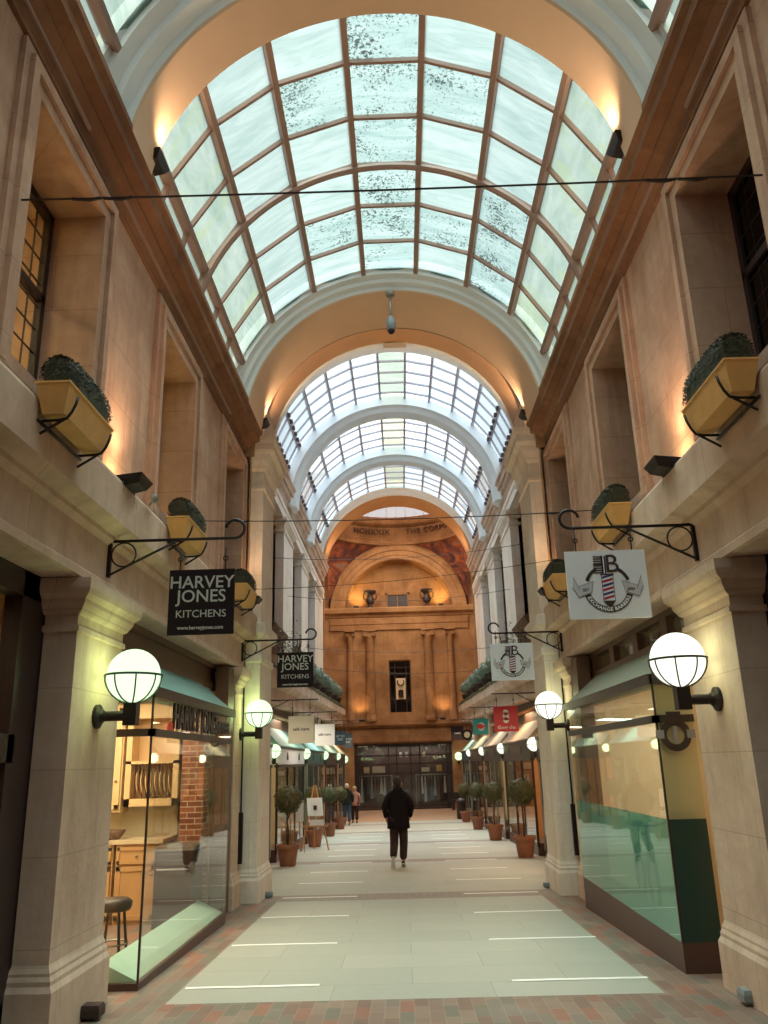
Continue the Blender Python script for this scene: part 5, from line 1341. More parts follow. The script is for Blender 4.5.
wire(34, 6.3, 6.1, 3.95, .2, 'pale cable across the far arcade crossing the tall end window', .01)
wire(39, 6.0, 5.7, 3.95, .2, 'lowest thin cable across the far arcade', .01)
# loose cable and junction boxes at pier feet
def junction(x, y, s, label, col='boxgrey', sc=1.0):
    t = thing('junction_box', label, 'box', (x, y, fz(y)))
    m = MB(); m.stack(-.09 * sc, .09 * sc, -.06 * sc, .06 * sc, [(0, .02 * sc), (.01, .03 * sc), (.01, .08 * sc), (0, .11 * sc)]); m.box(-.05 * sc, .05 * sc, -.04 * sc, .04 * sc, 0, .03 * sc); m.build('case', col, t)
    m = MB(); m.tube([(s * .08 * sc, 0, .05 * sc), (s * .13 * sc, 0, .06 * sc), (s * .16 * sc, .02, .2 * sc), (s * .2 * sc, .0, .3 * sc)], .01, 6); m.build('cable', 'black', t, True)
junction(2.6, 7.12, 1, 'blue-grey junction box with black cable at the foot of the near right pier')
junction(-2.52, 7.12, -1, 'dark junction box with black cable at the foot of the near left pier', 'dark')
junction(-2.28, 14.35, -1, 'small grey junction box at the foot of the tall left pale pier', 'boxgrey', .8)
junction(2.3, 14.7, 1, 'small grey junction box at the foot of the tall right pale pier', 'boxgrey', .8)
for s, side in SIDES:
    t = thing('conduit', f'dark conduit with cable guard running down the {side} pier corner', 'conduit', (s * 2.62, 13.68, 0))
    MB().tube([(0, 0, 3.6), (0, 0, .7)], .014, 6).build('pipe', 'black', t); MB().box(-.035, .035, -.03, .03, .2, .95).build('guard', 'black', t)

# ================================================================== FAR SHOPS
def far_shop(s, k, y0, y1, spec, label):
    """one shop unit between two low piers"""
    awn, band, wall, glow, ecol, desc = spec
    r = thing('shopfront_bay', label, 'shopfront', (0, 0, 0))
    X = lambda p: s * (3.12 + p); zf0, zf1 = fz(y0) - .03, fz(y1) - .03; zp0, zp1 = fz(y0) + .28, fz(y1) + .28
    m = MB(); m.hexa([(X(0), y0, zf0), (X(.3), y0, zf0), (X(.3), y1, zf1), (X(0), y1, zf1), (X(0), y0, zp0), (X(.3), y0, zp0), (X(.3), y1, zp1), (X(0), y1, zp1)]); m.build('plinth', 'plinth', r)
    m = MB(); m.hexa([(X(0), y0, zp0), (X(.012), y0, zp0), (X(.012), y1, zp1), (X(0), y1, zp1), (X(0), y0, 1.7), (X(.012), y0, 1.7), (X(.012), y1, 1.7), (X(0), y1, 1.7)]); m.box(X(0), X(.36), y0, y0 + .012, zp0, 1.7)
    m.build('front_pane', 'glass', r)
    for f in (0, .34, .62, 1.0): yy = y0 + f * (y1 - y0); MB().box(X(-.015), X(.04), yy - .03, yy + .03, fz(yy) + .2, 1.7).build('mullion', 'dark' if k % 2 else 'steel', r)
    m = MB(); m.box(X(-.02), X(.06), y0, y1, 1.66, 2.06); m.box(X(-.02), X(.36), y0 - .02, y0 + .02, 1.66, 2.06)
    fb_ = m.build('fascia_band', band, r)
    m = MB(); m.box(X(-.04), X(.08), y0, y1, 1.6, 1.67); m.box(X(-.04), X(.08), y0, y1, 2.05, 2.1); m.build('rail', 'dark', r)
    m = MB(); m.hexa([(X(-.05), y0, 2.1), (X(.36), y0, 2.1), (X(.36), y1, 2.1), (X(-.05), y1, 2.1), (X(-.05), y0, 2.13), (X(.42), y0 + .1, 2.62), (X(.42), y1 - .1, 2.62), (X(-.05), y1, 2.13)]); m.build('awning', awn, r)
    m = MB()
    for f in (.3, .75): yy = y0 + f * (y1 - y0); m = MB(); m.box(X(-.03), X(-.02), yy - .14, yy + .14, 1.78, 1.9); m.box(X(-.03), X(-.02), yy - .07, yy + .07, 1.9, 1.97); m.build('fascia_logo', 'letter_dark', fb_)
    # inner room
    m = MB(); m.box(s * 5.2, s * 5.3, y0, y1, -1.4, 3.0); m.box(X(.3), s * 5.2, y1, y1 + .05, -1.4, 3.0); m.box(X(.42), s * 5.2, y0 - .05, y0, -1.4, 3.0); m.box(X(.3), s * 5.2, y0, y1, 2.9, 2.95)
    struct(m.build('wall_shop', wall), 'inner walls of the ' + label)
    m = MB(); m.hexa([(X(.3), y0, zp0 - .3), (s * 5.2, y0, zp0 - .3), (s * 5.2, y1, zp1 - .3), (X(.3), y1, zp1 - .3), (X(.3), y0, zp0 - .2), (s * 5.2, y0, zp0 - .2), (s * 5.2, y1, zp1 - .2), (X(.3), y1, zp1 - .2)]); struct(m.build('floor_shop', 'shop_floor'))
    m = MB(); m.box(X(.42), X(.5), y0, y1, 2.4, 3.3); struct(m.build('wall_shop_head', 'brown_wood'))
    area('shop_glow', (s * 4.2, (y0 + y1) / 2, 2.85), glow, ecol, 1.4, 4.0, (s * 4.1, (y0 + y1) / 2, 0))
    return r
units = [(15.3, 19.9), (20.95, 26.5), (27.5, 33.1), (34.1, 39.7), (40.7, 45.3)]
warm = (1.0, .72, .42); cool = (.72, 1.0, .88); mid = (1.0, .86, .62)
LS = [('awning_teal', 'sign_white', 'cream', 95, mid, ''), ('awning_teal', 'sign_white', 'cream', 95, mid, ''), ('awning_teal', 'greenlamp', 'grey_wall', 95, cool, ''), ('awning_teal', 'dark', 'orange_wall', 130, warm, ''), ('awning_green', 'dark', 'orange_wall', 130, warm, '')]
RS = [('awning_brown', 'dark', 'orange_wall', 150, warm, ''), ('awning_brown', 'dark', 'orange_wall', 130, warm, ''), ('awning_brown', 'dark', 'cream', 100, mid, ''), ('awning_green', 'dark', 'brick_pale', 130, warm, ''), ('awning_green', 'greenlamp', 'grey_wall', 100, cool, '')]
LL = ['shopfront with white fascia and teal awning just past the tall left pier', 'shopfront with white fascia and teal awning behind the first potted tree on the left', 'shopfront with green fascia and teal awning behind the easel', 'shopfront with dark fascia and orange lit inside far on the left', 'last shopfront on the left before the domed hall']
RL = ['shopfront with brown awning and red counter just past the tall right pier', 'shopfront with brown awning behind the first potted tree on the right', 'shopfront with brown awning behind the second potted tree on the right', 'shopfront with grey green awning far on the right', 'last shopfront on the right before the domed hall']
for k, (a, b) in enumerate(units):
    far_shop(-1, k, a, b, LS[k], LL[k]); far_shop(1, k, a, b, RS[k], RL[k])
# curtains and mannequin-like drapes in the first left shop, red counter on the right
for k in range(5):
    m = MB(); y = 15.6 + k * .8; vs = []; fs = []
    for i in range(17):
        for z in (-.3, 1.6): vs.append((-3.5 + .04 * sin(i * 1.9), y + i * .03, z))
    for i in range(16): fs.append((2 * i, 2 * i + 2, 2 * i + 3, 2 * i + 1))
    m.add(vs, fs); o = m.build('fabric_panel', 'cream', None, True); tag(o, 'pale fabric drape hanging inside the first far left shopfront', 'drape', 'fabric drapes in the first far left shop')
t = thing('shop_counter', 'bright red counter behind the glass just past the tall right pier', 'counter'); m = MB(); m.box(3.5, 3.95, 15.6, 17.6, .62, .95); m.build('front', 'red_counter', t); m = MB(); m.box(3.46, 4.0, 15.55, 17.65, .95, 1.0); m.build('top', 'worktop', t); m = MB(); m.box(3.52, 3.9, 15.7, 17.5, -.4, .62); m.build('base', 'cream', t)
t = thing('window_banner', 'white upright banner with red stripe inside the first far right shop', 'banner'); m = MB(); m.box(3.5, 3.85, 17.8, 17.83, 1.05, 2.9); m.build('cloth', 'sign_white', t); m = MB(); m.box(3.62, 3.72, 17.78, 17.8, 1.1, 2.7); m.build('stripe', 'sign_red', t)

# ---- balcony planting along the far ledges
def ball_tree(mat_leaf, r, n, size, seed, zc):
    m = MB(); rnd = random.Random(seed); seg, rings = 16, 10; vs = []; fs = []
    for i in range(rings + 1):
        t_ = pi * i / rings
        for k in range(seg):
            a = 2 * pi * k / seg; d = Vector((sin(t_) * cos(a), sin(t_) * sin(a), cos(t_))); rr = r * (.86 + .1 * noise.noise(d * 2.5 + Vector((seed, 0, 0)))); vs.append((d.x * rr, d.y * rr, zc + d.z * rr * .95))
    for i in range(rings):
        for k in range(seg): a = i * seg + k; b = i * seg + (k + 1) % seg; fs.append((a, a + seg, b + seg, b))
    m.add(vs, fs); pts = []
    for _ in range(n):
        d = Vector((rnd.gauss(0, 1), rnd.gauss(0, 1), rnd.gauss(0, 1))).normalized(); rr = r * (.84 + .12 * noise.noise(d * 2.5 + Vector((seed, 0, 0))) + rnd.uniform(0, .24)); pts.append(((d.x * rr, d.y * rr, zc + d.z * rr * .95), d))
    m.leaves(pts, size, rnd); return m
for s, side in SIDES:
    bs = (30.2, 33.0, 35.6, 38.2, 41.0, 44.0)
    for k, y in enumerate(bs):
        z = 3.95 + .021 * (y - 18)
        t = thing('topiary_urn', f'frosted round topiary in an urn on the {side} balcony ledge, ' + ['nearest', 'second', 'third', 'fourth', 'fifth', 'farthest'][k] + ' of the row', 'potted shrub', (s * 3.42, y, z), group=f'topiary urns on the {side} balcony ledge')
        m = MB(); m.lathe([(.14, 0), (.14, .05), (.07, .1), (.08, .16), (.2, .26), (.24, .42), (.27, .46), (.25, .47), (.2, .42)], (0, 0, 0), 18); m.build('urn', 'dark', t, True)
        ball_tree('leaf3', .34, 420, .045, k + (10 if s > 0 else 0), .80).build('foliage', 'leaf3', t)
    m = MB(); rnd = random.Random(5 + s); pts = []
    for _ in range(5200):
        y = rnd.uniform(20.5, 46.3); z = 3.95 + .021 * (y - 18); a = rnd.uniform(-.2, pi * .95)
        pts.append(((s * (3.28 - .16 * cos(a) * 1), y, z + .12 * sin(a) + rnd.uniform(-.06, .05)), Vector((-s * cos(a), 0, sin(a)))))
    for i in range(26):
        y = 20.6 + i * 25.5 / 26; z = 3.95 + .021 * (y - 18); m.ell((s * 3.3, y + .5, z + .06), .15, .62, .09, 10, 6)
    m.leaves(pts, .035, rnd); o = m.build('ledge_foliage', 'leaf2'); tag(o, f'low green planting spilling along the {side} far balcony ledge', 'planting', kind='stuff')
    # straggly plant with lantern near pale pier
    t = thing('ledge_shrub', f'straggly grey-green shrub on the {side} ledge just past the tall pale pier', 'shrub', (s * 3.38, 25.0, 4.06)); m = MB(); rnd = random.Random(31 + s)
    for q in range(9):
        a = rnd.uniform(0, 2 * pi); m.tube([(0, 0, 0), (.2 * cos(a), .3 * sin(a), .6), (.35 * cos(a), .5 * sin(a), 1.1 + rnd.uniform(-.2, .3))], .015, 5)
    m.build('branches', 'bark', t); m = MB(); pts = []
    for _ in range(600): d = Vector((rnd.gauss(0, .18), rnd.gauss(0, .3), rnd.gauss(.85, .3))); pts.append((d, Vector((0, 0, 1))))
    m.leaves(pts, .05, rnd); m.build('foliage', 'leaf3', t)

# ---- potted bay trees along the floor
def pot_tree(label, group, seed):
    t = thing('potted_tree', label, 'potted tree', group=group)
    m = MB(); m.lathe([(.17, 0), (.18, .02), (.235, .38), (.27, .38), (.275, .46), (.25, .46), (.24, .40), (.001, .40)], (0, 0, 0), 24); m.build('pot', 'terracotta', t, True, angle=.6)
    MB().lathe([(.001, .42), (.235, .41)], (0, 0, 0), 18).build('soil', 'soil', t)
    m = MB(); m.tube([(0, 0, .38), (.02, .01, .7), (-.02, -.01, .95), (.01, 0, 1.25)], .022, 8); m.tube([(0, 0, 1.0), (.12, .05, 1.3)], .012, 6); m.tube([(0, 0, 1.02), (-.12, -.06, 1.32)], .012, 6); m.build('trunk', 'bark', t, True)
    ball_tree('leaf2', .31, 1700, .034, seed, 1.42).build('foliage', 'leaf2', t)
    return t
pt = pot_tree('round clipped bay tree in a terracotta pot, nearest on the left side', 'clipped bay trees in terracotta pots', 1)
first = True
for s, side in SIDES:
    xs = (-2.72, -2.75, -2.78, -2.78) if s < 0 else (2.78, 2.76, 2.80, 2.82)
    yy = (20.0, 26.2, 31.6, 36.8) if s < 0 else (20.7, 27.1, 33.8, 40.5)
    for k in range(4):
        o = pt if first else copy_tree(pt)
        if not first: o['label'] = f'round clipped bay tree in a terracotta pot, {["nearest", "second", "third", "farthest"][k]} on the {side} side'
        first = False
        o.location = (xs[k], yy[k], fz(yy[k])); o.rotation_euler = (0, 0, k * 1.7 + (s > 0) * .8)
        if s > 0 and k == 0: o.scale = (1.0, 1.0, 1.02)

# ---- easel with menu
t = thing('easel_sign', 'pale wooden easel holding two white notices by the second left tree', 'easel', (-2.6, 24.8, fz(24.8)), .15)
m = MB(); m.tube([(-.38, -.2, 0), (-.02, .02, 1.75)], .022, 6); m.build('leg', 'easelwood', t)
m = MB(); m.tube([(.38, -.2, 0), (.02, .02, 1.75)], .022, 6); m.build('leg', 'easelwood', t)
m = MB(); m.tube([(0, .5, 0), (0, .05, 1.7)], .022, 6); m.build('leg', 'easelwood', t)
m = MB(); m.box(-.36, .36, -.2, -.14, .62, .67); m.build('ledge', 'easelwood', t)
m = MB(); m.hexa([(-.2, -.17, .92), (.24, -.17, .92), (.24, -.14, .92), (-.2, -.14, .92), (-.24, -.07, 1.4), (.2, -.07, 1.4), (.2, -.04, 1.4), (-.24, -.04, 1.4)]); m.build('notice', 'paper', t)
m = MB(); m.box(-.16, .26, -.2, -.17, .66, .82); m.build('lower_notice', 'paper', t); m = MB(); m.box(-.05, .05, -.165, -.15, 1.08, 1.2); m.build('notice_print', 'letter_dark', t)
t = thing('notice_board', 'narrow white notice board standing left of the easel', 'notice', (-2.95, 24.0, fz(24.0))); m = MB(); m.box(-.1, .12, -.02, .0, .8, 1.35); m.build('board', 'paper', t); m = MB(); m.tube([(-.15, 0, 0), (-.15, 0, .6)], .015, 6); m.tube([(.15, 0, 0), (.15, 0, .6)], .015, 6); m.tube([(0, .3, 0), (0, 0, .9)], .015, 6); m.build('stand', 'easelwood', t)

# ---- end clothes shop
t = thing('clothes_shop_window', 'wide dark framed shop window of the clothes shop in the end wall', 'shop window', (0, 0, 0))
m = MB(); zf = fz(52)
for x in (-3.0, -2.88, -.95, -.45, .4, .95, 2.62, 2.85): m.box(x, x + .09, YW + .05, YW + .15, zf, 2.75)
for z in (zf, -.9, .95, 1.5, 2.0, 2.66): m.box(-3.0, 3.0, YW + .05, YW + .15, z, z + .09)
m.build('frame', 'dark', t)
m = MB(); m.box(-3.0, 3.0, YW + .09, YW + .1, zf, 2.75); m.build('pane', 'glass', t)
m = MB(); m.box(-3.4, -3.2, 55.2, 55.3, -1.3, 3); m.box(-3.4, 3.4, 54.0, 54.1, -1.3, 3.0); m.box(-3.4, -3.3, YW + .6, 54, -1.3, 3); m.box(3.3, 3.4, YW + .6, 54, -1.3, 3); m.box(-3.4, 3.4, YW + .6, 54, 2.7, 2.8)
struct(m.build('wall_shop', 'dark'), 'dark inner walls of the clothes shop at the end')
area('clothes_shop_glow', (0, 53.2, 2.6), 80, (1.0, .84, .66), 5, .8, (0, 53.3, 0))
cl = [srgb(176, 188, 190), srgb(96, 78, 70), srgb(150, 160, 166), srgb(60, 52, 56), srgb(200, 196, 190), srgb(120, 100, 86), srgb(84, 96, 104)]
cm = [plain('garment_cloth_%d' % i, c, .9) for i, c in enumerate(cl)]
for sgn, nm in ((-1, 'left'), (1, 'right')):
    cx = 1.75 * sgn
    t = thing('clothes_rail', f'clothes rail behind the end shop window, {nm} of the door', 'clothes rail', (cx, 52.9, zf))
    m = MB(); m.tube([(-1.0, 0, 0), (-1.0, 0, 1.95), (1.0, 0, 1.95), (1.0, 0, 0)], .025, 6); m.build('rail', 'steel', t, True)
    for k in range(9):
        m = MB(); rr = random.Random(k + sgn * 20); L = rr.uniform(1.0, 1.6); w_ = rr.uniform(.07, .1); x = -.85 + k * .2
        m.hexa([(-w_ * 1.1, -.2, -L), (w_ * 1.1, -.2, -L), (w_ * 1.1, .2, -L), (-w_ * 1.1, .2, -L), (-.03, -.2, -.12), (.03, -.2, -.12), (.03, .2, -.12), (-.03, .2, -.12)])
        m.tube([(0, 0, -.12), (0, 0, 0)], .008, 4)
        o = m.build('hanging_garment', cm[(k * 3 + (sgn > 0)) % 7]); o.location = (cx + x, 52.9, zf + 1.95)
        tag(o, f'garment hanging on the {nm} clothes rail behind the end shop window', 'garment', f'garments on the {nm} clothes rail')
for k, (x, z, w_, h_, mt) in enumerate(((-2.3, 1.05, .35, .35, 'cream'), (-1.55, 1.05, .8, .38, 'sign_cream'), (.2, 1.95, .18, .3, 'sign_white'), (-.15, 1.95, .18, .3, 'sign_white'), (1.35, 1.05, .5, .25, 'sign_cream'), (2.2, 1.05, .35, .38, 'wood'))):
    t = thing('display_picture', ['small cream shelf picture high in the end shop, leftmost', 'long cream panel high in the end shop beside the leftmost picture', 'white shirt display high above the end shop door, right one', 'white shirt display high above the end shop door, left one', 'long pale panel high in the end shop right of the door', 'ochre picture high in the end shop, rightmost'][k], 'display', (x, 53.0, z)); m = MB(); m.box(-w_ / 2, w_ / 2, -.03, 0, 0, h_); m.build('panel', mt, t); m = MB(); m.box(-w_ / 2 - .02, w_ / 2 + .02, -.04, .01, -.03, 0); m.build('shelf', 'dark', t)
t = thing('stone_bench', 'low dark bench by the end wall at the right of the clothes shop', 'bench', (3.35, 50.4, fz(50))); m = MB(); m.box(-.75, .75, -.3, .3, .42, .55); m.build('seat', 'dark', t); m = MB(); m.box(-.6, -.45, -.25, .25, 0, .42); m.build('leg', 'dark', t); m = MB(); m.box(.45, .6, -.25, .25, 0, .42); m.build('leg', 'dark', t)
m = MB(); m.box(-.75, .75, .24, .3, .55, .95); m.build('backrest', 'dark', t)
t = thing('litter_bin', 'dark round litter bin at the right shop end', 'bin', (2.75, 42.6, fz(42))); m = MB(); m.lathe([(.2, 0), (.22, .05), (.22, .75), (.24, .78), (.24, .84), (.12, .95), (.001, .97)], (0, 0, 0), 20); m.build('body', 'dark', t, True); m = MB(); m.box(-.1, .1, -.235, -.21, .6, .72); m.build('slot', 'black', t)
t = thing('statue_bust', 'dark rounded shrub standing in a tub right of the clothes shop', 'potted shrub', (3.5, 49.6, fz(50))); t.name = 'potted_shrub'
m = MB(); m.lathe([(.2, 0), (.26, .4), (.28, .45), (.001, .45)], (0, 0, 0), 16); m.build('tub', 'dark', t); ball_tree('leaf', .32, 300, .05, 4, .8).build('foliage', 'leaf', t)

# ================================================================== PEOPLE
def skin_mesh(name, verts, edges, radii, mat, parent, root=0, sub=2):
    me = bpy.data.meshes.new(name); me.from_pydata(verts, edges, []); me.update(); bm = bmesh.new(); bm.from_mesh(me); ly = bm.verts.layers.skin.verify()
    for i, v in enumerate(bm.verts): v[ly].radius = (radii[i], radii[i]); v[ly].use_root = (i == root)
    bm.to_mesh(me); bm.free()
    me.materials.append(M[mat]); o = bpy.data.objects.new(name, me); COL.objects.link(o); o.parent = parent
    sk = o.modifiers.new('skin', 'SKIN'); sk.use_smooth_shade = True; sb = o.modifiers.new('sub', 'SUBSURF'); sb.levels = sub; sb.render_levels = sub
    return o
def loft(rings, seg=20, closed=True):
    """rings = [(cx, cy, z, rx, ry)...]"""
    m = MB(); vs = []; fs = []
    for (cx, cy, z, rx, ry) in rings:
        for k in range(seg): a = 2 * pi * k / seg; vs.append((cx + rx * cos(a), cy + ry * sin(a), z))
    for i in range(len(rings) - 1):
        for k in range(seg): a = i * seg + k; b = i * seg + (k + 1) % seg; fs.append((a, b, b + seg, a + seg))
    fs.append(tuple(range(seg))[::-1]); e = (len(rings) - 1) * seg; fs.append(tuple(range(e, e + seg)))
    m.add(vs, fs); return m
def person(label, loc, h, pose, coat, trousers, hair, shoe, rz=0.0, coat_len=.80, hood=True, bag=None, bulk=1.0):
    t = thing('person', label, 'person', loc, rz); k = h / 1.80
    J = dict(pelvis=(0, 0, .97), spine=(0, .0, 1.14), chest=(0, .01, 1.36), neck=(0, .01, 1.52), skull=(0, .02, 1.62), crown=(0, .03, 1.72),
             sL=(-.165, 0, 1.43), eL=(-.27, -.06, 1.19), wL=(-.25, .06, .97), hL=(-.235, .09, .90), sR=(.165, 0, 1.43), eR=(.27, -.06, 1.19), wR=(.25, .06, .97), hR=(.235, .09, .90),
             tL=(-.09, 0, .90), kL=(-.10, .02, .50), aL=(-.10, -.02, .09), oL=(-.10, .12, .04), tR=(.09, 0, .90), kR=(.10, .02, .50), aR=(.10, -.02, .09), oR=(.10, .12, .04))
    J.update(pose)
    names = list(J); V = [tuple(c * k for c in J[n]) for n in names]; ix = {n: i for i, n in enumerate(names)}
    E = [('pelvis', 'spine'), ('spine', 'chest'), ('chest', 'neck'), ('neck', 'skull'), ('skull', 'crown'), ('chest', 'sL'), ('sL', 'eL'), ('eL', 'wL'), ('wL', 'hL'), ('chest', 'sR'), ('sR', 'eR'), ('eR', 'wR'), ('wR', 'hR'),
         ('pelvis', 'tL'), ('tL', 'kL'), ('kL', 'aL'), ('aL', 'oL'), ('pelvis', 'tR'), ('tR', 'kR'), ('kR', 'aR'), ('aR', 'oR')]
    E = [(ix[a], ix[b]) for a, b in E]
    rad = dict(pelvis=.12, spine=.11, chest=.13, neck=.055, skull=.078, crown=.08, sL=.042, eL=.04, wL=.028, hL=.034, sR=.042, eR=.04, wR=.028, hR=.034, tL=.08, kL=.055, aL=.036, oL=.03, tR=.08, kR=.055, aR=.036, oR=.03)
    Rr = [rad[n] * k for n in names]
    for sd in ('L', 'R'):   # fingers and thumb
        hx, hy, hz = J['h' + sd]; wx, wy, wz = J['w' + sd]; d = Vector((hx - wx, hy - wy, hz - wz)).normalized(); side_ = Vector((0, 1, 0)) if abs(d.y) < .8 else Vector((1, 0, 0)); side_ = (side_ - d * side_.dot(d)).normalized(); inw = d.cross(side_)
        for q in range(4):
            o = Vector((hx, hy, hz)) + side_ * (.028 - .018 * q); L = (.07, .08, .075, .058)[q]
            p1 = o + d * L * .55; p2 = p1 + (d * .6 + inw * (.5 if sd == 'L' else -.5)) * L * .5
            a = len(V); V += [tuple(p1 * k), tuple(p2 * k)]; Rr += [.009 * k, .008 * k]; E += [(ix['h' + sd], a), (a, a + 1)]
        p1 = Vector((hx, hy, hz)) + side_ * .045 - d * .01; p2 = p1 + (side_ * .4 + d * .8) * .04; a = len(V); V += [tuple(p1 * k), tuple(p2 * k)]; Rr += [.011 * k, .009 * k]; E += [(ix['h' + sd], a), (a, a + 1)]
    skin_mesh('body', V, E, Rr, 'skin', t)
    P = lambda n: Vector(J[n]) * k
    # trousers: one skinned pair of legs
    tv = [P('pelvis'), P('tL'), P('kL'), P('aL'), P('tR'), P('kR'), P('aR')]
    tv[3] = P('kL').lerp(P('aL'), .92); tv[6] = P('kR').lerp(P('aR'), .92)
    skin_mesh('trousers', [tuple(v) for v in tv], [(0, 1), (1, 2), (2, 3), (0, 4), (4, 5), (5, 6)], [.14 * k, .115 * k, .095 * k, .078 * k, .115 * k, .095 * k, .078 * k], trousers, t)
    # coat: lofted body plus sleeves
    c = coat_len * k; b = bulk
    hx_ = 0
    m = loft([(0, .0, c, .205 * k * b, .15 * k * b), (0, 0, c + .02, .215 * k * b, .16 * k * b), (0, 0, (c + 1.12 * k) / 2, .20 * k * b, .145 * k * b), (0, 0, 1.14 * k, .185 * k * b, .13 * k * b), (0, 0, 1.3 * k, .2 * k * b, .135 * k * b), (0, 0, 1.42 * k, .205 * k * b, .13 * k * b), (0, .0, 1.48 * k, .165 * k * b, .11 * k * b), (0, .01, 1.53 * k, .09 * k, .085 * k), (0, .01, 1.57 * k, .085 * k, .085 * k)])
    ct = m.build('coat', coat, t, True)
    for sd in ('L', 'R'):
        w_ = P('e' + sd).lerp(P('w' + sd), .95); m = MB(); m.tube([P('s' + sd) - Vector((0, 0, .02 * k)), P('s' + sd).lerp(P('e' + sd), .5), P('e' + sd), P('e' + sd).lerp(P('w' + sd), .5), w_], .06, 12, True, [.085 * k, .078 * k, .068 * k, .058 * k, .05 * k]); m.build('sleeve', coat, ct, True)
    if hood:
        m = MB(); m.ell((0, -.075 * k, 1.52 * k), .11 * k, .06 * k, .085 * k, 16, 10); m.build('hood', coat, ct, True)
    else:
        m = MB(); m.tube([(.085 * k * cos(q * pi / 8), .01 + .085 * k * sin(q * pi / 8), 1.56 * k) for q in range(17)], .018 * k, 8); m.build('collar', coat, ct, True)
    # hair cap
    cx, cy, cz = P('skull').lerp(P('crown'), .62); m = MB(); m.ell((cx, cy - .012 * k, cz + .012 * k), .093 * k, .108 * k, .105 * k, 18, 12, 0, pi * .62); m.ell((cx, cy - .035 * k, cz - .03 * k), .084 * k, .075 * k, .085 * k, 16, 10); m.build('hair', hair, t, True)
    m = MB()
    for q in (-1, 1): m.ell((cx + q * .088 * k, cy + .015 * k, cz - .03 * k), .012 * k, .022 * k, .032 * k, 8, 6)
    m.build('ears', 'skin', t, True)
    m = MB(); hy = cy + .085 * k
    m.ell((cx, hy + .012 * k, cz - .035 * k), .013 * k, .02 * k, .026 * k, 8, 6)
    m.build('nose', 'skin', t, True)
    m = MB(); m.ell((cx - .03 * k, hy - .012 * k, cz - .01 * k), .011 * k, .008 * k, .007 * k, 8, 6); m.ell((cx + .03 * k, hy - .012 * k, cz - .01 * k), .011 * k, .008 * k, .007 * k, 8, 6); m.ell((cx, hy - .015 * k, cz - .075 * k), .022 * k, .01 * k, .006 * k, 8, 6); m.build('eyes_and_mouth', 'hair_dark', t, True)
    # shoes follow ankle->toe
    for sd in ('L', 'R'):
        a, o_ = P('a' + sd), P('o' + sd); d = (o_ - a).normalized(); L = .27 * k
        upv = Vector((0, 0, 1)) if abs(d.z) < .8 else Vector((0, 1, 0)); u = (upv - d * upv.dot(d)).normalized()
        heel = a - u * .045 * k - d * .05 * k
        m = MB(); fr_ = [( -.01, .032, .05), (.05, .038, .075), (.12, .042, .06), (.2, .046, .04), (.26, .034, .026)]
        w__ = d.cross(u); vs = []; fs = []
        for (dd, wd_, hh) in fr_:
            c0 = heel + d * dd * k
            for q in range(10): an = pi * 2 * q / 10; vs.append(c0 + w__ * wd_ * k * cos(an) + u * (hh * k * .5 + hh * k * .5 * sin(an)))
        for i in range(4):
            for q in range(10): x_ = i * 10 + q; y_ = i * 10 + (q + 1) % 10; fs.append((x_, y_, y_ + 10, x_ + 10))
        fs += [tuple(range(10)), tuple(range(40, 50))]
        m.add(vs, fs); sh = m.build('shoe', shoe, t, True)
        m = MB(); p0 = heel - d * .015 * k - u * .012 * k; m.hexa([p0 - w__ * .036 * k, p0 + w__ * .036 * k, p0 + w__ * .044 * k + d * .27 * k, p0 - w__ * .044 * k + d * .27 * k, p0 - w__ * .036 * k + u * .02 * k, p0 + w__ * .036 * k + u * .02 * k, p0 + w__ * .044 * k + d * .27 * k + u * .02 * k, p0 - w__ * .044 * k + d * .27 * k + u * .02 * k]); m.build('sole', 'shoe_white' if shoe == 'shoe_dark' and h > 1.8 else shoe, sh)
    return t
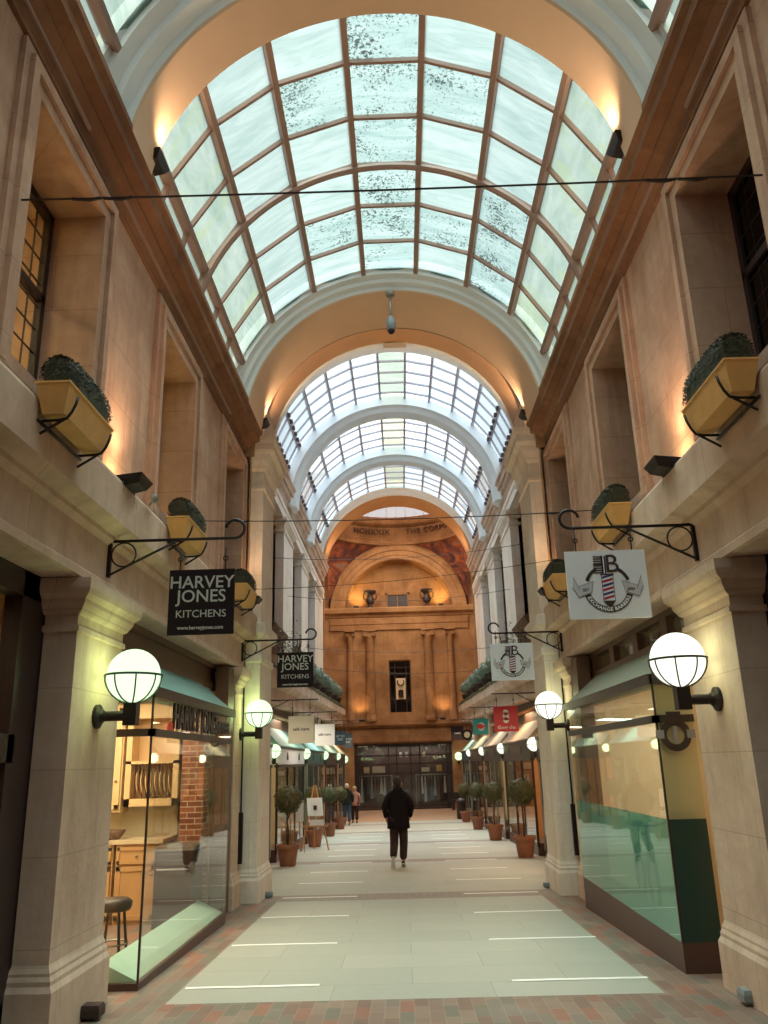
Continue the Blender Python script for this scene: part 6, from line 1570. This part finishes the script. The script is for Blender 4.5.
person('person in long black coat and dark trousers walking away, one white sole lifted', (-.17, 18.9, fz(18.9)), 1.86,
       dict(tL=(-.09, -.01, .90), kL=(-.10, .06, .47), aL=(-.125, -.22, .19), oL=(-.13, -.19, .05), tR=(.09, .02, .90), kR=(.10, .10, .50), aR=(.075, .10, .10), oR=(.08, .24, .05),
            eL=(-.285, -.07, 1.20), wL=(-.255, .02, .98), hL=(-.245, .05, .91), eR=(.285, -.05, 1.20), wR=(.245, .08, .99), hR=(.23, .12, .93)),
       'black_cloth', 'brown_cloth', 'hair_dark', 'shoe_dark', 0, .76, True, bulk=1.12)
person('white-haired person in a dark jacket and blue jeans strolling on the left', (-2.72, 40.6, fz(40.6)), 1.84, dict(kL=(-.1, .06, .5), aL=(-.11, .14, .09), oL=(-.11, .28, .05), aR=(.1, -.14, .09), oR=(.1, 0, .04)), 'navy_cloth', 'jeans', 'hair_white', 'shoe_dark', .05, .86, False, bulk=1.15)
person('fair-haired person in a dusty pink coat walking close behind the white-haired one', (-2.42, 41.7, fz(40)), 1.68, dict(kL=(-.1, .06, .5), aL=(-.11, .14, .09), oL=(-.11, .28, .05), aR=(.1, -.14, .09), oR=(.1, 0, .04)), 'pink_cloth', 'brown_cloth', 'hair_blond', 'shoe_dark', .05, .84, False, bulk=1.0)
# ================================================================== LIGHT
wd = bpy.data.worlds.new('overcast_sky'); S.world = wd; wd.use_nodes = True
nt = wd.node_tree; nt.nodes.clear(); wo = nt.nodes.new('ShaderNodeOutputWorld'); bg = nt.nodes.new('ShaderNodeBackground')
tc = nt.nodes.new('ShaderNodeTexCoord').outputs['Generated']
cl = noise_(nt, tc, 2.2, 4, 0.55)
nt.links.new(mixc(nt, ramp_(nt, cl, .3, .7), (0.84, 0.93, 1.0, 1), (1.0, 1.0, 1.0, 1)), bg.inputs[0]); bg.inputs[1].default_value = .6
nt.links.new(bg.outputs[0], wo.inputs[0])
light('SUN', 'daylight_through_cloud', (0, 0, 30), 10.0, (1.0, .96, .9), radians(60), target=(0, -6, 0))
light('SUN', 'rear_fill_sun', (0, 0, 30), 5.5, (1.0, .97, .93), radians(70), target=(0, 10, 0))  # second sun added behind the camera to brighten faces turned toward it
